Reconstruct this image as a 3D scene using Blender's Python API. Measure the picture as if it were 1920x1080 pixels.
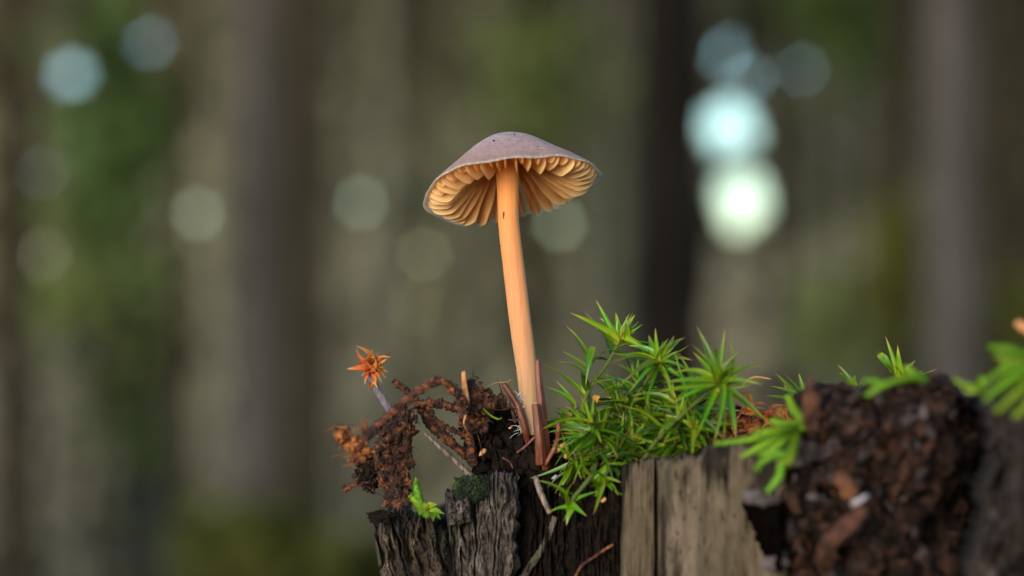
import bpy, math, random
import numpy as np
from mathutils import Vector, Matrix, noise, Euler

random.seed(7)
for _o in list(bpy.data.objects):
    bpy.data.objects.remove(_o)
SC = bpy.context.scene
COL = SC.collection

# ------------------------------------------------------------------ camera
D = 0.325                      # focus distance, metres
FRAME_W = 0.117                # width of the view at the focus distance
PITCH = 0.0
CENTRE = Vector((0, 0, 0.36))  # what the lens points at
FWD = Vector((0, math.cos(PITCH), math.sin(PITCH)))
RIGHT = Vector((1, 0, 0))
UP = Vector((0, -math.sin(PITCH), math.cos(PITCH)))
CAM = CENTRE - FWD * D
cd = bpy.data.cameras.new('camera')
cd.sensor_width = 36
cd.lens = 36 * D / FRAME_W
cd.clip_start = 0.005
cd.clip_end = 400
cd.dof.use_dof = True
cd.dof.focus_distance = D
cd.dof.aperture_fstop = (cd.lens / 1000) / 0.0069
cd.dof.aperture_blades = 7
cd.dof.aperture_rotation = 0.3
cam = bpy.data.objects.new('camera', cd)
COL.objects.link(cam)
cam.location = CAM
cam.rotation_euler = (math.pi / 2 + PITCH, 0, 0)
SC.camera = cam

# ------------------------------------------------------------------ light
SUN_EL, SUN_AZ = math.radians(4.5), math.radians(204)   # azimuth clockwise from +Y
wd = bpy.data.worlds.new('World')
SC.world = wd
wd.use_nodes = True
nt = wd.node_tree
sky = nt.nodes.new('ShaderNodeTexSky')
sky.sky_type = 'NISHITA'
sky.sun_disc = False
sky.sun_elevation = SUN_EL
sky.sun_rotation = SUN_AZ
sky.altitude = 2600
sky.air_density = 1.0
sky.ozone_density = 2.2
sky.dust_density = 0.0
nt.links.new(sky.outputs[0], nt.nodes['Background'].inputs[0])
nt.nodes['Background'].inputs[1].default_value = 0.11
sl = bpy.data.lights.new('sun', 'SUN')
sl.energy = 1.5
sl.angle = math.radians(42)
sl.color = (1.0, 0.89, 0.74)
sun = bpy.data.objects.new('sun', sl)
COL.objects.link(sun)
sdir = Vector((math.sin(SUN_AZ) * math.cos(SUN_EL), math.cos(SUN_AZ) * math.cos(SUN_EL), math.sin(SUN_EL)))
sun.rotation_euler = (-sdir).to_track_quat('-Z', 'Y').to_euler()
sun.location = sdir * 5
SC.view_settings.view_transform = 'Standard'
SC.view_settings.look = 'None'
SC.view_settings.gamma = 1
SC.view_settings.use_curve_mapping = False
SC.view_settings.exposure = 2.2
SC.cycles.use_denoising = True
SC.cycles.max_bounces = 16
SC.cycles.diffuse_bounces = 14
SC.cycles.transmission_bounces = 14
SC.cycles.caustics_reflective = False
SC.cycles.caustics_refractive = False

K = FRAME_W / 1920 / D
MM = 0.001


def P(px, py, d=0.0):
    """point seen at (px, py), d millimetres in front of the focus distance"""
    q = D - d * MM
    return CAM + q * (FWD + RIGHT * ((px - 960) * K) + UP * ((540 - py) * K))


def PF(px, py, m):
    """point seen at (px, py), m metres from the lens"""
    return CAM + m * (FWD + RIGHT * ((px - 960) * K) + UP * ((540 - py) * K))


def px2m(n, d=0.0):
    return n * K * (D - d * MM)


def fbm(p, o=4, H=0.6):
    return noise.fractal(p, H, 2.0, o)


# ------------------------------------------------------------------ materials
def new_mat(name):
    m = bpy.data.materials.new(name)
    m.use_nodes = True
    n = m.node_tree
    b = n.nodes['Principled BSDF']
    return m, n, b


def N(n, t, **kw):
    x = n.nodes.new(t)
    for k, v in kw.items():
        if k.startswith('i_'):
            x.inputs[k[2:].replace('_', ' ')].default_value = v
        else:
            setattr(x, k, v)
    return x


def ramp(n, fac, stops):
    r = n.nodes.new('ShaderNodeValToRGB')
    e = r.color_ramp.elements
    while len(e) < len(stops):
        e.new(0.5)
    for k, (p, c) in enumerate(stops):
        e[k].position = p
        e[k].color = (*c, 1)
    n.links.new(fac, r.inputs[0])
    return r.outputs[0]


def mapping(n, scale=(1, 1, 1), kind='Object'):
    tc = n.nodes.new('ShaderNodeTexCoord')
    mp = n.nodes.new('ShaderNodeMapping')
    mp.inputs['Scale'].default_value = scale
    n.links.new(tc.outputs[kind], mp.inputs[0])
    return mp.outputs[0]


def noise_tex(n, vec, scale, detail=6, rough=0.6, dist=0.0):
    t = n.nodes.new('ShaderNodeTexNoise')
    t.inputs['Scale'].default_value = scale
    t.inputs['Detail'].default_value = detail
    t.inputs['Roughness'].default_value = rough
    t.inputs['Distortion'].default_value = dist
    n.links.new(vec, t.inputs['Vector'])
    return t.outputs['Fac']


def bump(n, b, h, dist, strength=1.0):
    x = n.nodes.new('ShaderNodeBump')
    x.inputs['Strength'].default_value = strength
    x.inputs['Distance'].default_value = dist
    n.links.new(h, x.inputs['Height'])
    n.links.new(x.outputs[0], b.inputs['Normal'])
    return x


def mix(n, a, b, f, mode='MIX'):
    x = n.nodes.new('ShaderNodeMix')
    x.data_type = 'RGBA'
    x.blend_type = mode
    for s, v in ((6, a), (7, b)):
        if isinstance(v, tuple):
            x.inputs[s].default_value = (*v, 1)
        else:
            n.links.new(v, x.inputs[s])
    if isinstance(f, float):
        x.inputs[0].default_value = f
    else:
        n.links.new(f, x.inputs[0])
    return x.outputs[2]


def translucent(n, b, col, f):
    """let the surface pass light through"""
    t = n.nodes.new('ShaderNodeBsdfTranslucent')
    if isinstance(col, tuple):
        t.inputs[0].default_value = (*col, 1)
    else:
        n.links.new(col, t.inputs[0])
    m = n.nodes.new('ShaderNodeMixShader')
    m.inputs[0].default_value = f
    n.links.new(b.outputs[0], m.inputs[1])
    n.links.new(t.outputs[0], m.inputs[2])
    n.links.new(m.outputs[0], n.nodes['Material Output'].inputs[0])


def simple(name, stops, scale=(800, 800, 800), ns=1.0, rough=0.75, bd=0.0002, bs=1.0, detail=8, spec=0.35, rnd=0.0, coord='Object'):
    m, n, b = new_mat(name)
    v = mapping(n, scale, coord)
    f = noise_tex(n, v, ns, detail, 0.65)
    c = ramp(n, f, stops)
    if rnd > 0:
        oi = n.nodes.new('ShaderNodeObjectInfo')
        hs = n.nodes.new('ShaderNodeHueSaturation')
        mr = N(n, 'ShaderNodeMapRange')
        mr.inputs['To Min'].default_value = 1 - rnd
        mr.inputs['To Max'].default_value = 1 + rnd
        n.links.new(oi.outputs['Random'], mr.inputs[0])
        n.links.new(mr.outputs[0], hs.inputs['Value'])
        n.links.new(c, hs.inputs['Color'])
        c = hs.outputs[0]
    n.links.new(c, b.inputs['Base Color'])
    b.inputs['Roughness'].default_value = rough
    b.inputs['Specular IOR Level'].default_value = spec
    if bd:
        f2 = noise_tex(n, v, ns * 3.1, detail, 0.7)
        bump(n, b, f2, bd, bs)
    return m


MAT = {}


def leaf_mat(name, stops, trans=0.35, rough=0.38, var=0.35, spec=0.5):
    m, n, b = new_mat(name)
    a = N(n, 'ShaderNodeAttribute', attribute_name='t')
    c = ramp(n, a.outputs['Fac'], stops)
    oi = n.nodes.new('ShaderNodeObjectInfo')
    hs = n.nodes.new('ShaderNodeHueSaturation')
    mr = N(n, 'ShaderNodeMapRange')
    mr.inputs['To Min'].default_value = 1 - var
    mr.inputs['To Max'].default_value = 1 + var
    n.links.new(oi.outputs['Random'], mr.inputs[0])
    n.links.new(mr.outputs[0], hs.inputs['Value'])
    mr2 = N(n, 'ShaderNodeMapRange')
    mr2.inputs['To Min'].default_value = 0.47
    mr2.inputs['To Max'].default_value = 0.525
    ml = N(n, 'ShaderNodeMath', operation='FRACT')
    mm = N(n, 'ShaderNodeMath', operation='MULTIPLY')
    mm.inputs[1].default_value = 7.31
    n.links.new(oi.outputs['Random'], mm.inputs[0])
    n.links.new(mm.outputs[0], ml.inputs[0])
    n.links.new(ml.outputs[0], mr2.inputs[0])
    n.links.new(mr2.outputs[0], hs.inputs['Hue'])
    n.links.new(c, hs.inputs['Color'])
    v = mapping(n, (6, 0.6, 6))
    f = noise_tex(n, v, 1.6, 4)
    c2 = mix(n, hs.outputs[0], ramp(n, f, [(0.3, (0.55, 0.55, 0.5)), (0.7, (1.2, 1.2, 1.15))]), 0.7, 'MULTIPLY')
    n.links.new(c2, b.inputs['Base Color'])
    b.inputs['Roughness'].default_value = rough
    b.inputs['Specular IOR Level'].default_value = spec
    translucent(n, b, c2, trans)
    return m


MAT['moss'] = leaf_mat('moss_leaf', [(0.0, (0.42, 0.46, 0.03)), (0.2, (0.20, 0.36, 0.010)), (0.62, (0.115, 0.275, 0.006)), (0.86, (0.26, 0.31, 0.015)), (0.95, (0.42, 0.24, 0.05)), (1.0, (0.42, 0.16, 0.05))])
MAT['moss_old_shaded'] = leaf_mat('old_shaded_moss_leaf', [(0.0, (0.09, 0.13, 0.008)), (0.3, (0.055, 0.135, 0.005)), (0.7, (0.04, 0.115, 0.004)), (0.9, (0.12, 0.13, 0.01)), (1.0, (0.25, 0.10, 0.03))], 0.3, 0.4)  # older growth, darkened further as painted shade low in the tuft
MAT['moss_young'] = leaf_mat('young_moss_leaf', [(0.0, (0.50, 0.52, 0.03)), (0.5, (0.24, 0.40, 0.03)), (0.9, (0.22, 0.36, 0.04)), (1.0, (0.45, 0.34, 0.14))], 0.42)
MAT['dry'] = leaf_mat('dry_leaf', [(0.0, (0.65, 0.18, 0.05)), (0.4, (0.80, 0.26, 0.04)), (0.85, (0.76, 0.34, 0.07)), (1.0, (0.70, 0.38, 0.15))], 0.35, 0.6, 0.3, 0.3)
MAT['litter'] = leaf_mat('dry_litter', [(0.0, (0.42, 0.11, 0.025)), (0.5, (0.68, 0.24, 0.045)), (1.0, (0.75, 0.36, 0.11))], 0.3, 0.55, 0.45, 0.4)
MAT['feather'] = leaf_mat('feather_moss', [(0.0, (0.14, 0.27, 0.012)), (0.6, (0.25, 0.44, 0.018)), (1.0, (0.36, 0.54, 0.05))], 0.4, 0.5, 0.15, 0.3)
MAT['moss_stem'] = simple('moss_stem', [(0.3, (0.05, 0.10, 0.012)), (0.7, (0.12, 0.13, 0.02))], ns=1.5)
MAT['purple_stem'] = simple('dry_stem', [(0.3, (0.07, 0.045, 0.045)), (0.55, (0.20, 0.15, 0.17)), (0.75, (0.30, 0.24, 0.26))], (1200, 1200, 500), 1.5)
MAT['root'] = simple('root', [(0.36, (0.012, 0.006, 0.004)), (0.5, (0.07, 0.023, 0.012)), (0.62, (0.28, 0.075, 0.024)), (0.75, (0.14, 0.07, 0.055))], ns=1.1, bd=0.0003)
MAT['rust'] = simple('rusty_litter', [(0.3, (0.018, 0.007, 0.005)), (0.45, (0.045, 0.017, 0.009)), (0.55, (0.12, 0.04, 0.016)), (0.64, (0.36, 0.12, 0.03)), (0.74, (0.20, 0.10, 0.08))], ns=1.1, bd=0.0003)
MAT['rust_bright'] = simple('orange_litter', [(0.3, (0.05, 0.016, 0.008)), (0.48, (0.24, 0.07, 0.02)), (0.6, (0.55, 0.19, 0.045)), (0.8, (0.55, 0.25, 0.09))], ns=0.9, bd=0.0003)
MAT['soil'] = simple('soil', [(0.3, (0.006, 0.004, 0.003)), (0.6, (0.018, 0.011, 0.007)), (0.85, (0.07, 0.03, 0.014))], ns=0.6, bd=0.0005, rough=0.95, spec=0.12)
MAT['crumb'] = simple('soil_crumb', [(0.36, (0.010, 0.005, 0.003)), (0.52, (0.05, 0.02, 0.01)), (0.62, (0.22, 0.07, 0.022)), (0.75, (0.16, 0.08, 0.06))], ns=1.1, bd=0.0003)
MAT['stalk'] = simple('red_stalk', [(0.32, (0.06, 0.015, 0.008)), (0.55, (0.20, 0.05, 0.02)), (0.72, (0.34, 0.11, 0.06))], (2500, 2500, 120), 1.0, 0.32, 0.0001, spec=0.5)
MAT['needle'] = simple('dead_needle', [(0.35, (0.03, 0.018, 0.014)), (0.5, (0.22, 0.15, 0.11)), (0.68, (0.42, 0.32, 0.27))], (3000, 3000, 150), 1.0, 0.5, 0.0001)
MAT['chip'] = simple('orange_chip', [(0.3, (0.50, 0.17, 0.05)), (0.7, (0.70, 0.33, 0.13))], ns=0.8)


def fibre_wood(name, stops, stain, scale=(900, 900, 90)):
    m, n, b = new_mat(name)
    v = mapping(n, scale)
    f = noise_tex(n, v, 0.6, 9, 0.7, 0.3)
    c = ramp(n, f, stops)
    v2 = mapping(n, (420, 420, 110))
    s = noise_tex(n, v2, 0.55, 6, 0.55)
    tc = n.nodes.new('ShaderNodeTexCoord')
    sx = n.nodes.new('ShaderNodeSeparateXYZ')
    n.links.new(tc.outputs['Object'], sx.inputs[0])
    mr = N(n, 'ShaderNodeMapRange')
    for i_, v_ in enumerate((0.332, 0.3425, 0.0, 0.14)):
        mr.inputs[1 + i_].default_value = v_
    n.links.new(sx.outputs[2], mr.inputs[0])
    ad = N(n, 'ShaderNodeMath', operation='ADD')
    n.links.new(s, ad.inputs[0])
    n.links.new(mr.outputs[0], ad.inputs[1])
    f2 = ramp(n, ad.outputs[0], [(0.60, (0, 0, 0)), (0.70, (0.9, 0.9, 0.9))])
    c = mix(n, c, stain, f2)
    v3 = mapping(n, (260, 260, 130))
    g = noise_tex(n, v3, 0.8, 3)
    c = mix(n, c, ramp(n, g, [(0.35, (0.7, 0.68, 0.52)), (0.65, (1.25, 1.16, 1.1))]), 1.0, 'MULTIPLY')
    sp = noise_tex(n, mapping(n, (1500, 1500, 700)), 1.0, 3)
    c = mix(n, c, ramp(n, sp, [(0.33, (0.35, 0.33, 0.3)), (0.43, (1, 1, 1))]), 1.0, 'MULTIPLY')
    n.links.new(c, b.inputs['Base Color'])
    b.inputs['Roughness'].default_value = 0.85
    b.inputs['Specular IOR Level'].default_value = 0.2
    bump(n, b, f, 0.0005, 0.9)
    return m


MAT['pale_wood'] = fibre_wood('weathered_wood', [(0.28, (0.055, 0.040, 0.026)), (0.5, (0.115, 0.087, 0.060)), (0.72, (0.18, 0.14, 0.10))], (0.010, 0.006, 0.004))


def bark_mat(name, stops, moss=0.0, sc=(700, 700, 220)):
    m, n, b = new_mat(name)
    v = mapping(n, sc)
    f = noise_tex(n, v, 0.7, 9, 0.72, 0.8)
    c = ramp(n, f, stops)
    if moss > 0:
        g = noise_tex(n, mapping(n, (260, 260, 260)), 0.7, 5)
        c = mix(n, c, (0.045, 0.075, 0.018), ramp(n, g, [(0.60 - moss * 0.1, (0, 0, 0)), (0.68, (0.8, 0.8, 0.8))]))
    n.links.new(c, b.inputs['Base Color'])
    b.inputs['Roughness'].default_value = 0.62
    f2 = noise_tex(n, v, 1.9, 8, 0.75, 0.6)
    bump(n, b, f2, 0.0006, 1.0)
    return m


MAT['bark'] = bark_mat('grey_bark', [(0.36, (0.016, 0.010, 0.007)), (0.5, (0.095, 0.065, 0.048)), (0.66, (0.31, 0.245, 0.205))], 0.35)
MAT['bark_dark'] = bark_mat('dark_bark', [(0.36, (0.010, 0.006, 0.004)), (0.5, (0.055, 0.034, 0.019)), (0.64, (0.23, 0.145, 0.08))], 0.2)
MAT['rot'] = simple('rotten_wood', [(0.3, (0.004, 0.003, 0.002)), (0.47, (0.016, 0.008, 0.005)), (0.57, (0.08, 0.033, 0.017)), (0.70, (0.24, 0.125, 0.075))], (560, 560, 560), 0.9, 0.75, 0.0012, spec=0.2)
MAT['rot_tan'] = simple('rotten_tan', [(0.38, (0.04, 0.015, 0.007)), (0.62, (0.26, 0.10, 0.04))], (500, 500, 500), 1, 0.7, 0.0005, rnd=0.4)
MAT['rot_lilac'] = simple('rotten_grey', [(0.38, (0.03, 0.019, 0.018)), (0.62, (0.24, 0.175, 0.165))], (400, 400, 400), 1, 0.6, 0.0005, rnd=0.4)
MAT['rot_brown'] = simple('rotten_brown', [(0.35, (0.012, 0.005, 0.003)), (0.65, (0.11, 0.04, 0.02))], (400, 400, 400), 1, 0.7, 0.0005, rnd=0.4)
MAT['rot_dusk'] = simple('rotten_dusk', [(0.36, (0.010, 0.007, 0.006)), (0.52, (0.045, 0.028, 0.021)), (0.66, (0.15, 0.10, 0.08))], (420, 420, 300), 1, 0.7, 0.0008)
MAT['notch_black'] = simple('black_notch_shade', [(0.3, (0.002, 0.0015, 0.0015)), (0.7, (0.006, 0.004, 0.003))], ns=0.4, rough=1.0, spec=0.0)  # near-black colour painting the darkness inside a notch
MAT['pale_chip'] = simple('pale_chip', [(0.3, (0.22, 0.17, 0.16)), (0.7, (0.42, 0.36, 0.36))], ns=0.4)
MAT['cushion'] = simple('cushion_moss', [(0.38, (0.006, 0.008, 0.004)), (0.55, (0.02, 0.035, 0.008)), (0.72, (0.07, 0.12, 0.02))], ns=0.9, bd=0.0005)
MAT['hair'] = simple('white_thread', [(0.3, (0.7, 0.68, 0.62)), (0.7, (0.8, 0.8, 0.78))], bd=0)


# mushroom
def mushroom_mats():
    m, n, b = new_mat('cap_skin')
    tc = n.nodes.new('ShaderNodeTexCoord')
    a = N(n, 'ShaderNodeAttribute', attribute_name='t')
    ang = N(n, 'ShaderNodeAttribute', attribute_name='ang')
    cv = n.nodes.new('ShaderNodeCombineXYZ')
    m1 = N(n, 'ShaderNodeMath', operation='MULTIPLY'); m1.inputs[1].default_value = 26
    m2 = N(n, 'ShaderNodeMath', operation='MULTIPLY'); m2.inputs[1].default_value = 4
    n.links.new(ang.outputs['Fac'], m1.inputs[0]); n.links.new(a.outputs['Fac'], m2.inputs[0])
    n.links.new(m1.outputs[0], cv.inputs[0]); n.links.new(m2.outputs[0], cv.inputs[1])
    st = noise_tex(n, cv.outputs[0], 1.4, 5, 0.6)
    v = mapping(n, (1000, 1000, 1000))
    gr = noise_tex(n, v, 2.2, 4, 0.8)
    big = noise_tex(n, v, 0.35, 3)
    base = ramp(n, a.outputs['Fac'], [(0.0, (0.52, 0.51, 0.60)), (0.45, (0.53, 0.50, 0.57)), (0.8, (0.48, 0.40, 0.42)), (0.955, (0.34, 0.27, 0.25)), (0.985, (0.7, 0.64, 0.58))])
    c = mix(n, base, ramp(n, gr, [(0.42, (0.5, 0.48, 0.5)), (0.58, (1.45, 1.45, 1.52))]), 1.0, 'MULTIPLY')
    c = mix(n, c, ramp(n, st, [(0.3, (0.78, 0.76, 0.76)), (0.7, (1.15, 1.15, 1.16))]), 0.8, 'MULTIPLY')
    c = mix(n, c, ramp(n, big, [(0.3, (0.85, 0.82, 0.8)), (0.7, (1.1, 1.1, 1.12))]), 0.8, 'MULTIPLY')
    n.links.new(c, b.inputs['Base Color'])
    b.inputs['Roughness'].default_value = 0.48
    b.inputs['Specular IOR Level'].default_value = 0.45
    b.inputs['Subsurface Weight'].default_value = 0.25
    b.inputs['Subsurface Scale'].default_value = 0.0008
    b.inputs['Sheen Weight'].default_value = 0.25
    ad = N(n, 'ShaderNodeMath', operation='ADD')
    n.links.new(st, ad.inputs[0]); n.links.new(gr, ad.inputs[1])
    bump(n, b, ad.outputs[0], 0.00012, 0.8)
    translucent(n, b, (1.0, 0.80, 0.56), 0.5)
    MAT['cap'] = m

    for nm, c0, c1, tr in (('flesh', (0.96, 0.60, 0.24), (0.98, 0.68, 0.33), 0.55), ('gill', (0.98, 0.62, 0.25), (0.99, 0.70, 0.33), 0.5)):
        m, n, b = new_mat(nm)
        a = N(n, 'ShaderNodeAttribute', attribute_name='t')
        c = ramp(n, a.outputs['Fac'], [(0.0, c0), (0.75, c1), (0.90, (0.95, 0.74, 0.50)), (0.955, (0.88, 0.82, 0.75)), (1.0, (0.9, 0.87, 0.84))])
        f = noise_tex(n, mapping(n, (1000, 1000, 1000)), 0.9, 5)
        c = mix(n, c, ramp(n, f, [(0.3, (0.92, 0.88, 0.8)), (0.7, (1.0, 1.0, 1.0))]), 1.0, 'MULTIPLY')
        n.links.new(c, b.inputs['Base Color'])
        b.inputs['Roughness'].default_value = 0.55
        b.inputs['Specular IOR Level'].default_value = 0.3
        translucent(n, b, c, tr)
        MAT[nm] = m
    m, n, b = new_mat('mushroom_stem')
    a = N(n, 'ShaderNodeAttribute', attribute_name='t')
    c = ramp(n, a.outputs['Fac'], [(0.0, (0.34, 0.24, 0.15)), (0.16, (0.48, 0.29, 0.15)), (0.40, (0.72, 0.31, 0.13)), (0.75, (0.80, 0.31, 0.09)), (1.0, (0.78, 0.30, 0.08))])
    f = noise_tex(n, mapping(n, (3200, 3200, 110)), 1, 5)
    c = mix(n, c, ramp(n, f, [(0.3, (0.86, 0.82, 0.78)), (0.7, (1.06, 1.06, 1.06))]), 1.0, 'MULTIPLY')
    n.links.new(c, b.inputs['Base Color'])
    b.inputs['Roughness'].default_value = 0.7
    b.inputs['Specular IOR Level'].default_value = 0.2
    b.inputs['Subsurface Weight'].default_value = 0.6
    b.inputs['Subsurface Radius'].default_value = (1.0, 0.5, 0.22)
    b.inputs['Subsurface Scale'].default_value = 0.0012
    bump(n, b, f, 0.00006, 0.7)
    MAT['stem'] = m


mushroom_mats()


# ------------------------------------------------------------------ mesh helpers
class MB:
    def __init__(s):
        s.v, s.f, s.t, s.m = [], [], [], []
        s.ang = None

    def add(s, verts, faces, t=None, mi=0):
        o = len(s.v)
        s.v.extend(verts)
        s.t.extend(t if t is not None else [0.5] * len(verts))
        s.f.extend([tuple(i + o for i in f) for f in faces])
        s.m.extend([mi] * len(faces))

    def mesh(s, name, mats, origin=Vector((0, 0, 0)), smooth=True):
        me = bpy.data.meshes.new(name)
        a = np.array([tuple(x) for x in s.v], dtype=float) - np.array(origin)
        me.from_pydata(a.tolist(), [], s.f)
        for mm in (mats if isinstance(mats, (list, tuple)) else [mats]):
            me.materials.append(mm)
        me.polygons.foreach_set('material_index', s.m)
        me.polygons.foreach_set('use_smooth', [smooth] * len(s.f))
        at = me.attributes.new('t', 'FLOAT', 'POINT')
        at.data.foreach_set('value', [float(x) for x in s.t])
        if s.ang is not None:
            at = me.attributes.new('ang', 'FLOAT', 'POINT')
            at.data.foreach_set('value', s.ang)
        me.update()
        return me


def put(name, me, parent=None, loc=None):
    o = bpy.data.objects.new(name, me)
    COL.objects.link(o)
    if parent:
        o.parent = parent
    if loc is not None:
        o.location = loc
    return o


def thing(name, label, cat, loc, group=None):
    o = bpy.data.objects.new(name, None)
    o.empty_display_size = 0.003
    COL.objects.link(o)
    o.location = loc
    tag(o, label, cat, group)
    return o


def tag(o, label, cat, group=None):
    o['label'] = label
    o['category'] = cat
    if group:
        o['group'] = group
    return o


def part(name, mb, mat, root, smooth=True):
    """mesh given in world coordinates, child of root (root has no rotation)"""
    return put(name, mb.mesh(name, mat, root.location, smooth), root)


def solo(name, mb, mat, label, cat, group=None, origin=None, smooth=True):
    o = put(name, mb.mesh(name, mat, origin or mb.v[0], smooth), None, origin or mb.v[0])
    return tag(o, label, cat, group)


def catmull(pts, n):
    pts = [Vector(p) for p in pts]
    q = [pts[0] * 2 - pts[1]] + pts + [pts[-1] * 2 - pts[-2]]
    out = []
    segs = len(pts) - 1
    for i in range(n + 1):
        s = i / n * segs
        k = min(int(s), segs - 1)
        u = s - k
        a, b, c, d = q[k:k + 4]
        out.append(0.5 * ((2 * b) + (c - a) * u + (2 * a - 5 * b + 4 * c - d) * u * u + (3 * b - a - 3 * c + d) * u ** 3))
    return out


def frames(c):
    fr = []
    ref = Vector((0.13, -0.9, 0.2))
    for i in range(len(c)):
        t = (c[min(i + 1, len(c) - 1)] - c[max(i - 1, 0)]).normalized()
        a = ref - t * ref.dot(t)
        if a.length < 1e-6:
            a = t.orthogonal()
        a.normalize()
        b = t.cross(a)
        fr.append((t, a, b))
        ref = a
    return fr


def tube(mb, pts, rad, n=24, seg=10, rough=0.0, rs=600, prof=None, mi=0, t0=0.0, t1=1.0, smooth_path=True, flat=1.0):
    c = catmull(pts, n) if smooth_path else [Vector(p) for p in pts]
    n = len(c) - 1
    fr = frames(c)
    V, T = [], []
    sh = random.random() * 50
    for i, p in enumerate(c):
        u = i / n
        if callable(rad):
            r = rad(u)
        elif isinstance(rad, (list, tuple)):
            x = u * (len(rad) - 1)
            k = min(int(x), len(rad) - 2)
            r = rad[k] + (rad[k + 1] - rad[k]) * (x - k)
        else:
            r = rad
        _, a, b = fr[i]
        for j in range(seg):
            th = 2 * math.pi * j / seg
            q = r * (prof(th, u) if prof else 1.0)
            w = a * math.cos(th) + b * math.sin(th) * flat
            if rough:
                q *= 1 + rough * fbm((p + w * r) * rs + Vector((sh, 0, 0)), 4, 0.5)
            V.append(p + w * q)
            T.append(t0 + (t1 - t0) * u)
    F = []
    for i in range(n):
        for j in range(seg):
            k = (j + 1) % seg
            F.append((i * seg + j, i * seg + k, (i + 1) * seg + k, (i + 1) * seg + j))
    V.append(c[0]); T.append(t0)
    V.append(c[-1]); T.append(t1)
    for j in range(seg):
        k = (j + 1) % seg
        F.append((len(V) - 2, k, j))
        F.append((len(V) - 1, n * seg + j, n * seg + k))
    mb.add(V, F, T, mi)
    return c


_ICO = {}


def ico(sub):
    if sub not in _ICO:
        import bmesh
        bm = bmesh.new()
        bmesh.ops.create_icosphere(bm, subdivisions=sub, radius=1)
        _ICO[sub] = ([v.co.copy() for v in bm.verts], [tuple(v.index for v in f.verts) for f in bm.faces])
        bm.free()
    return _ICO[sub]


def lump(mb, centre, size, sub=4, amp=0.45, fs=1.6, rough=0.12, rs=7, rot=None, mi=0, t=0.5):
    V, F = ico(sub)
    sh = Vector((random.random() * 90, random.random() * 90, random.random() * 90))
    R = rot or Matrix.Identity(3)
    out = []
    for v in V:
        k = 1 + amp * fbm(v * fs + sh, 3, 0.7)
        if rough:
            k += rough * fbm(v * rs + sh, 4, 0.4)
        q = v * max(k, 0.15)
        out.append(Vector(centre) + R @ Vector((q.x * size[0], q.y * size[1], q.z * size[2])))
    mb.add(out, F, [t] * len(out), mi)


def rand_rot():
    return Euler((random.uniform(0, 6.3), random.uniform(0, 6.3), random.uniform(0, 6.3))).to_matrix()


def crumbs(mb, path, r, n, size, spread=1.0, mi=0):
    """small angular grains stuck along a path"""
    for _ in range(n):
        p = random.choice(path)
        d = Vector((random.gauss(0, 1), random.gauss(0, 1), random.gauss(0, 1))).normalized()
        s = size * random.uniform(0.4, 1.3)
        lump(mb, p + d * r * random.uniform(0.5, 1.0) * spread, (s, s * random.uniform(.5, 1), s * random.uniform(.4, .9)), 1, 0.9, 1.5, 0, rot=rand_rot(), mi=mi)


# one leaf blade: chord along +Y, length 1, arched towards +Z, keeled
def leaf_mesh(name, mat, arch, w, fold=0.35, n=9, twist=0.0, wide=0.22, curl=0.0):
    mb = MB()
    V, T = [], []
    pts = []
    for i in range(n + 1):
        u = i / n
        pts.append((u, arch * 4 * u * (1 - u) * (1 - 0.3 * u)))
    for i, (y, z) in enumerate(pts):
        u = i / n
        if u < wide:
            k = 0.72 + 0.28 * math.sin(u / wide * math.pi / 2)
        else:
            s = (u - wide) / (1 - wide)
            k = (1 - s ** 1.25) * 0.97 + 0.03
        h = w * k * 0.5
        a = twist * u
        for x, dz in ((-1, fold), (-0.55, fold * 0.35), (0, 0), (0.55, fold * 0.35), (1, fold)):
            X, Z = x * h, dz * h
            Z += curl * h * math.sin(u * 9 + x)
            V.append(Vector((X * math.cos(a) - Z * math.sin(a), y, z + X * math.sin(a) + Z * math.cos(a))))
            T.append(u)
    F = []
    for i in range(n):
        for j in range(4):
            F.append((i * 5 + j, i * 5 + j + 1, i * 5 + j + 6, i * 5 + j + 5))
    mb.add(V, F, T)
    return mb.mesh(name, mat)


LEAF = [leaf_mesh('leaf', MAT['moss'], a, 0.22, f, twist=tw) for a, f, tw in ((0.04, 0.5, 0.1), (0.10, 0.4, -0.3), (0.16, 0.5, 0.35), (0.22, 0.35, 0.0), (0.07, 0.7, 0.5), (-0.05, 0.45, 0.2), (0.13, 0.6, -0.6))]
OLD_SHADED = [leaf_mesh('leaf', MAT['moss_old_shaded'], a, 0.22, f, twist=tw) for a, f, tw in ((0.05, 0.5, 0.1), (0.12, 0.4, -0.3), (0.2, 0.5, 0.35), (0.26, 0.4, 0.2), (0.08, 0.6, -0.5))]
YOUNG = [leaf_mesh('leaf', MAT['moss_young'], a, 0.24, f) for a, f in ((0.0, 0.6), (0.05, 0.5), (-0.04, 0.7))]
DRY = [leaf_mesh('leaf', MAT['dry'], a, w, f, twist=tw, curl=c) for a, w, f, tw, c in ((0.1, 0.24, 0.6, 0.8, 0.3), (0.28, 0.2, 0.5, -0.6, 0.5), (-0.1, 0.26, 0.8, 1.4, 0.3), (0.4, 0.2, 0.4, 0.4, 0.6))]
LITTER = [leaf_mesh('leaf', MAT['litter'], a, w, f, twist=tw, curl=c) for a, w, f, tw, c in ((0.15, 0.3, 0.7, 1.1, 0.5), (0.35, 0.16, 0.5, -1.0, 0.5), (-0.15, 0.4, 0.8, 1.8, 0.6), (0.45, 0.1, 0.4, 0.6, 0.6), (0.25, 0.5, 0.9, -1.4, 0.8))]


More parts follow.
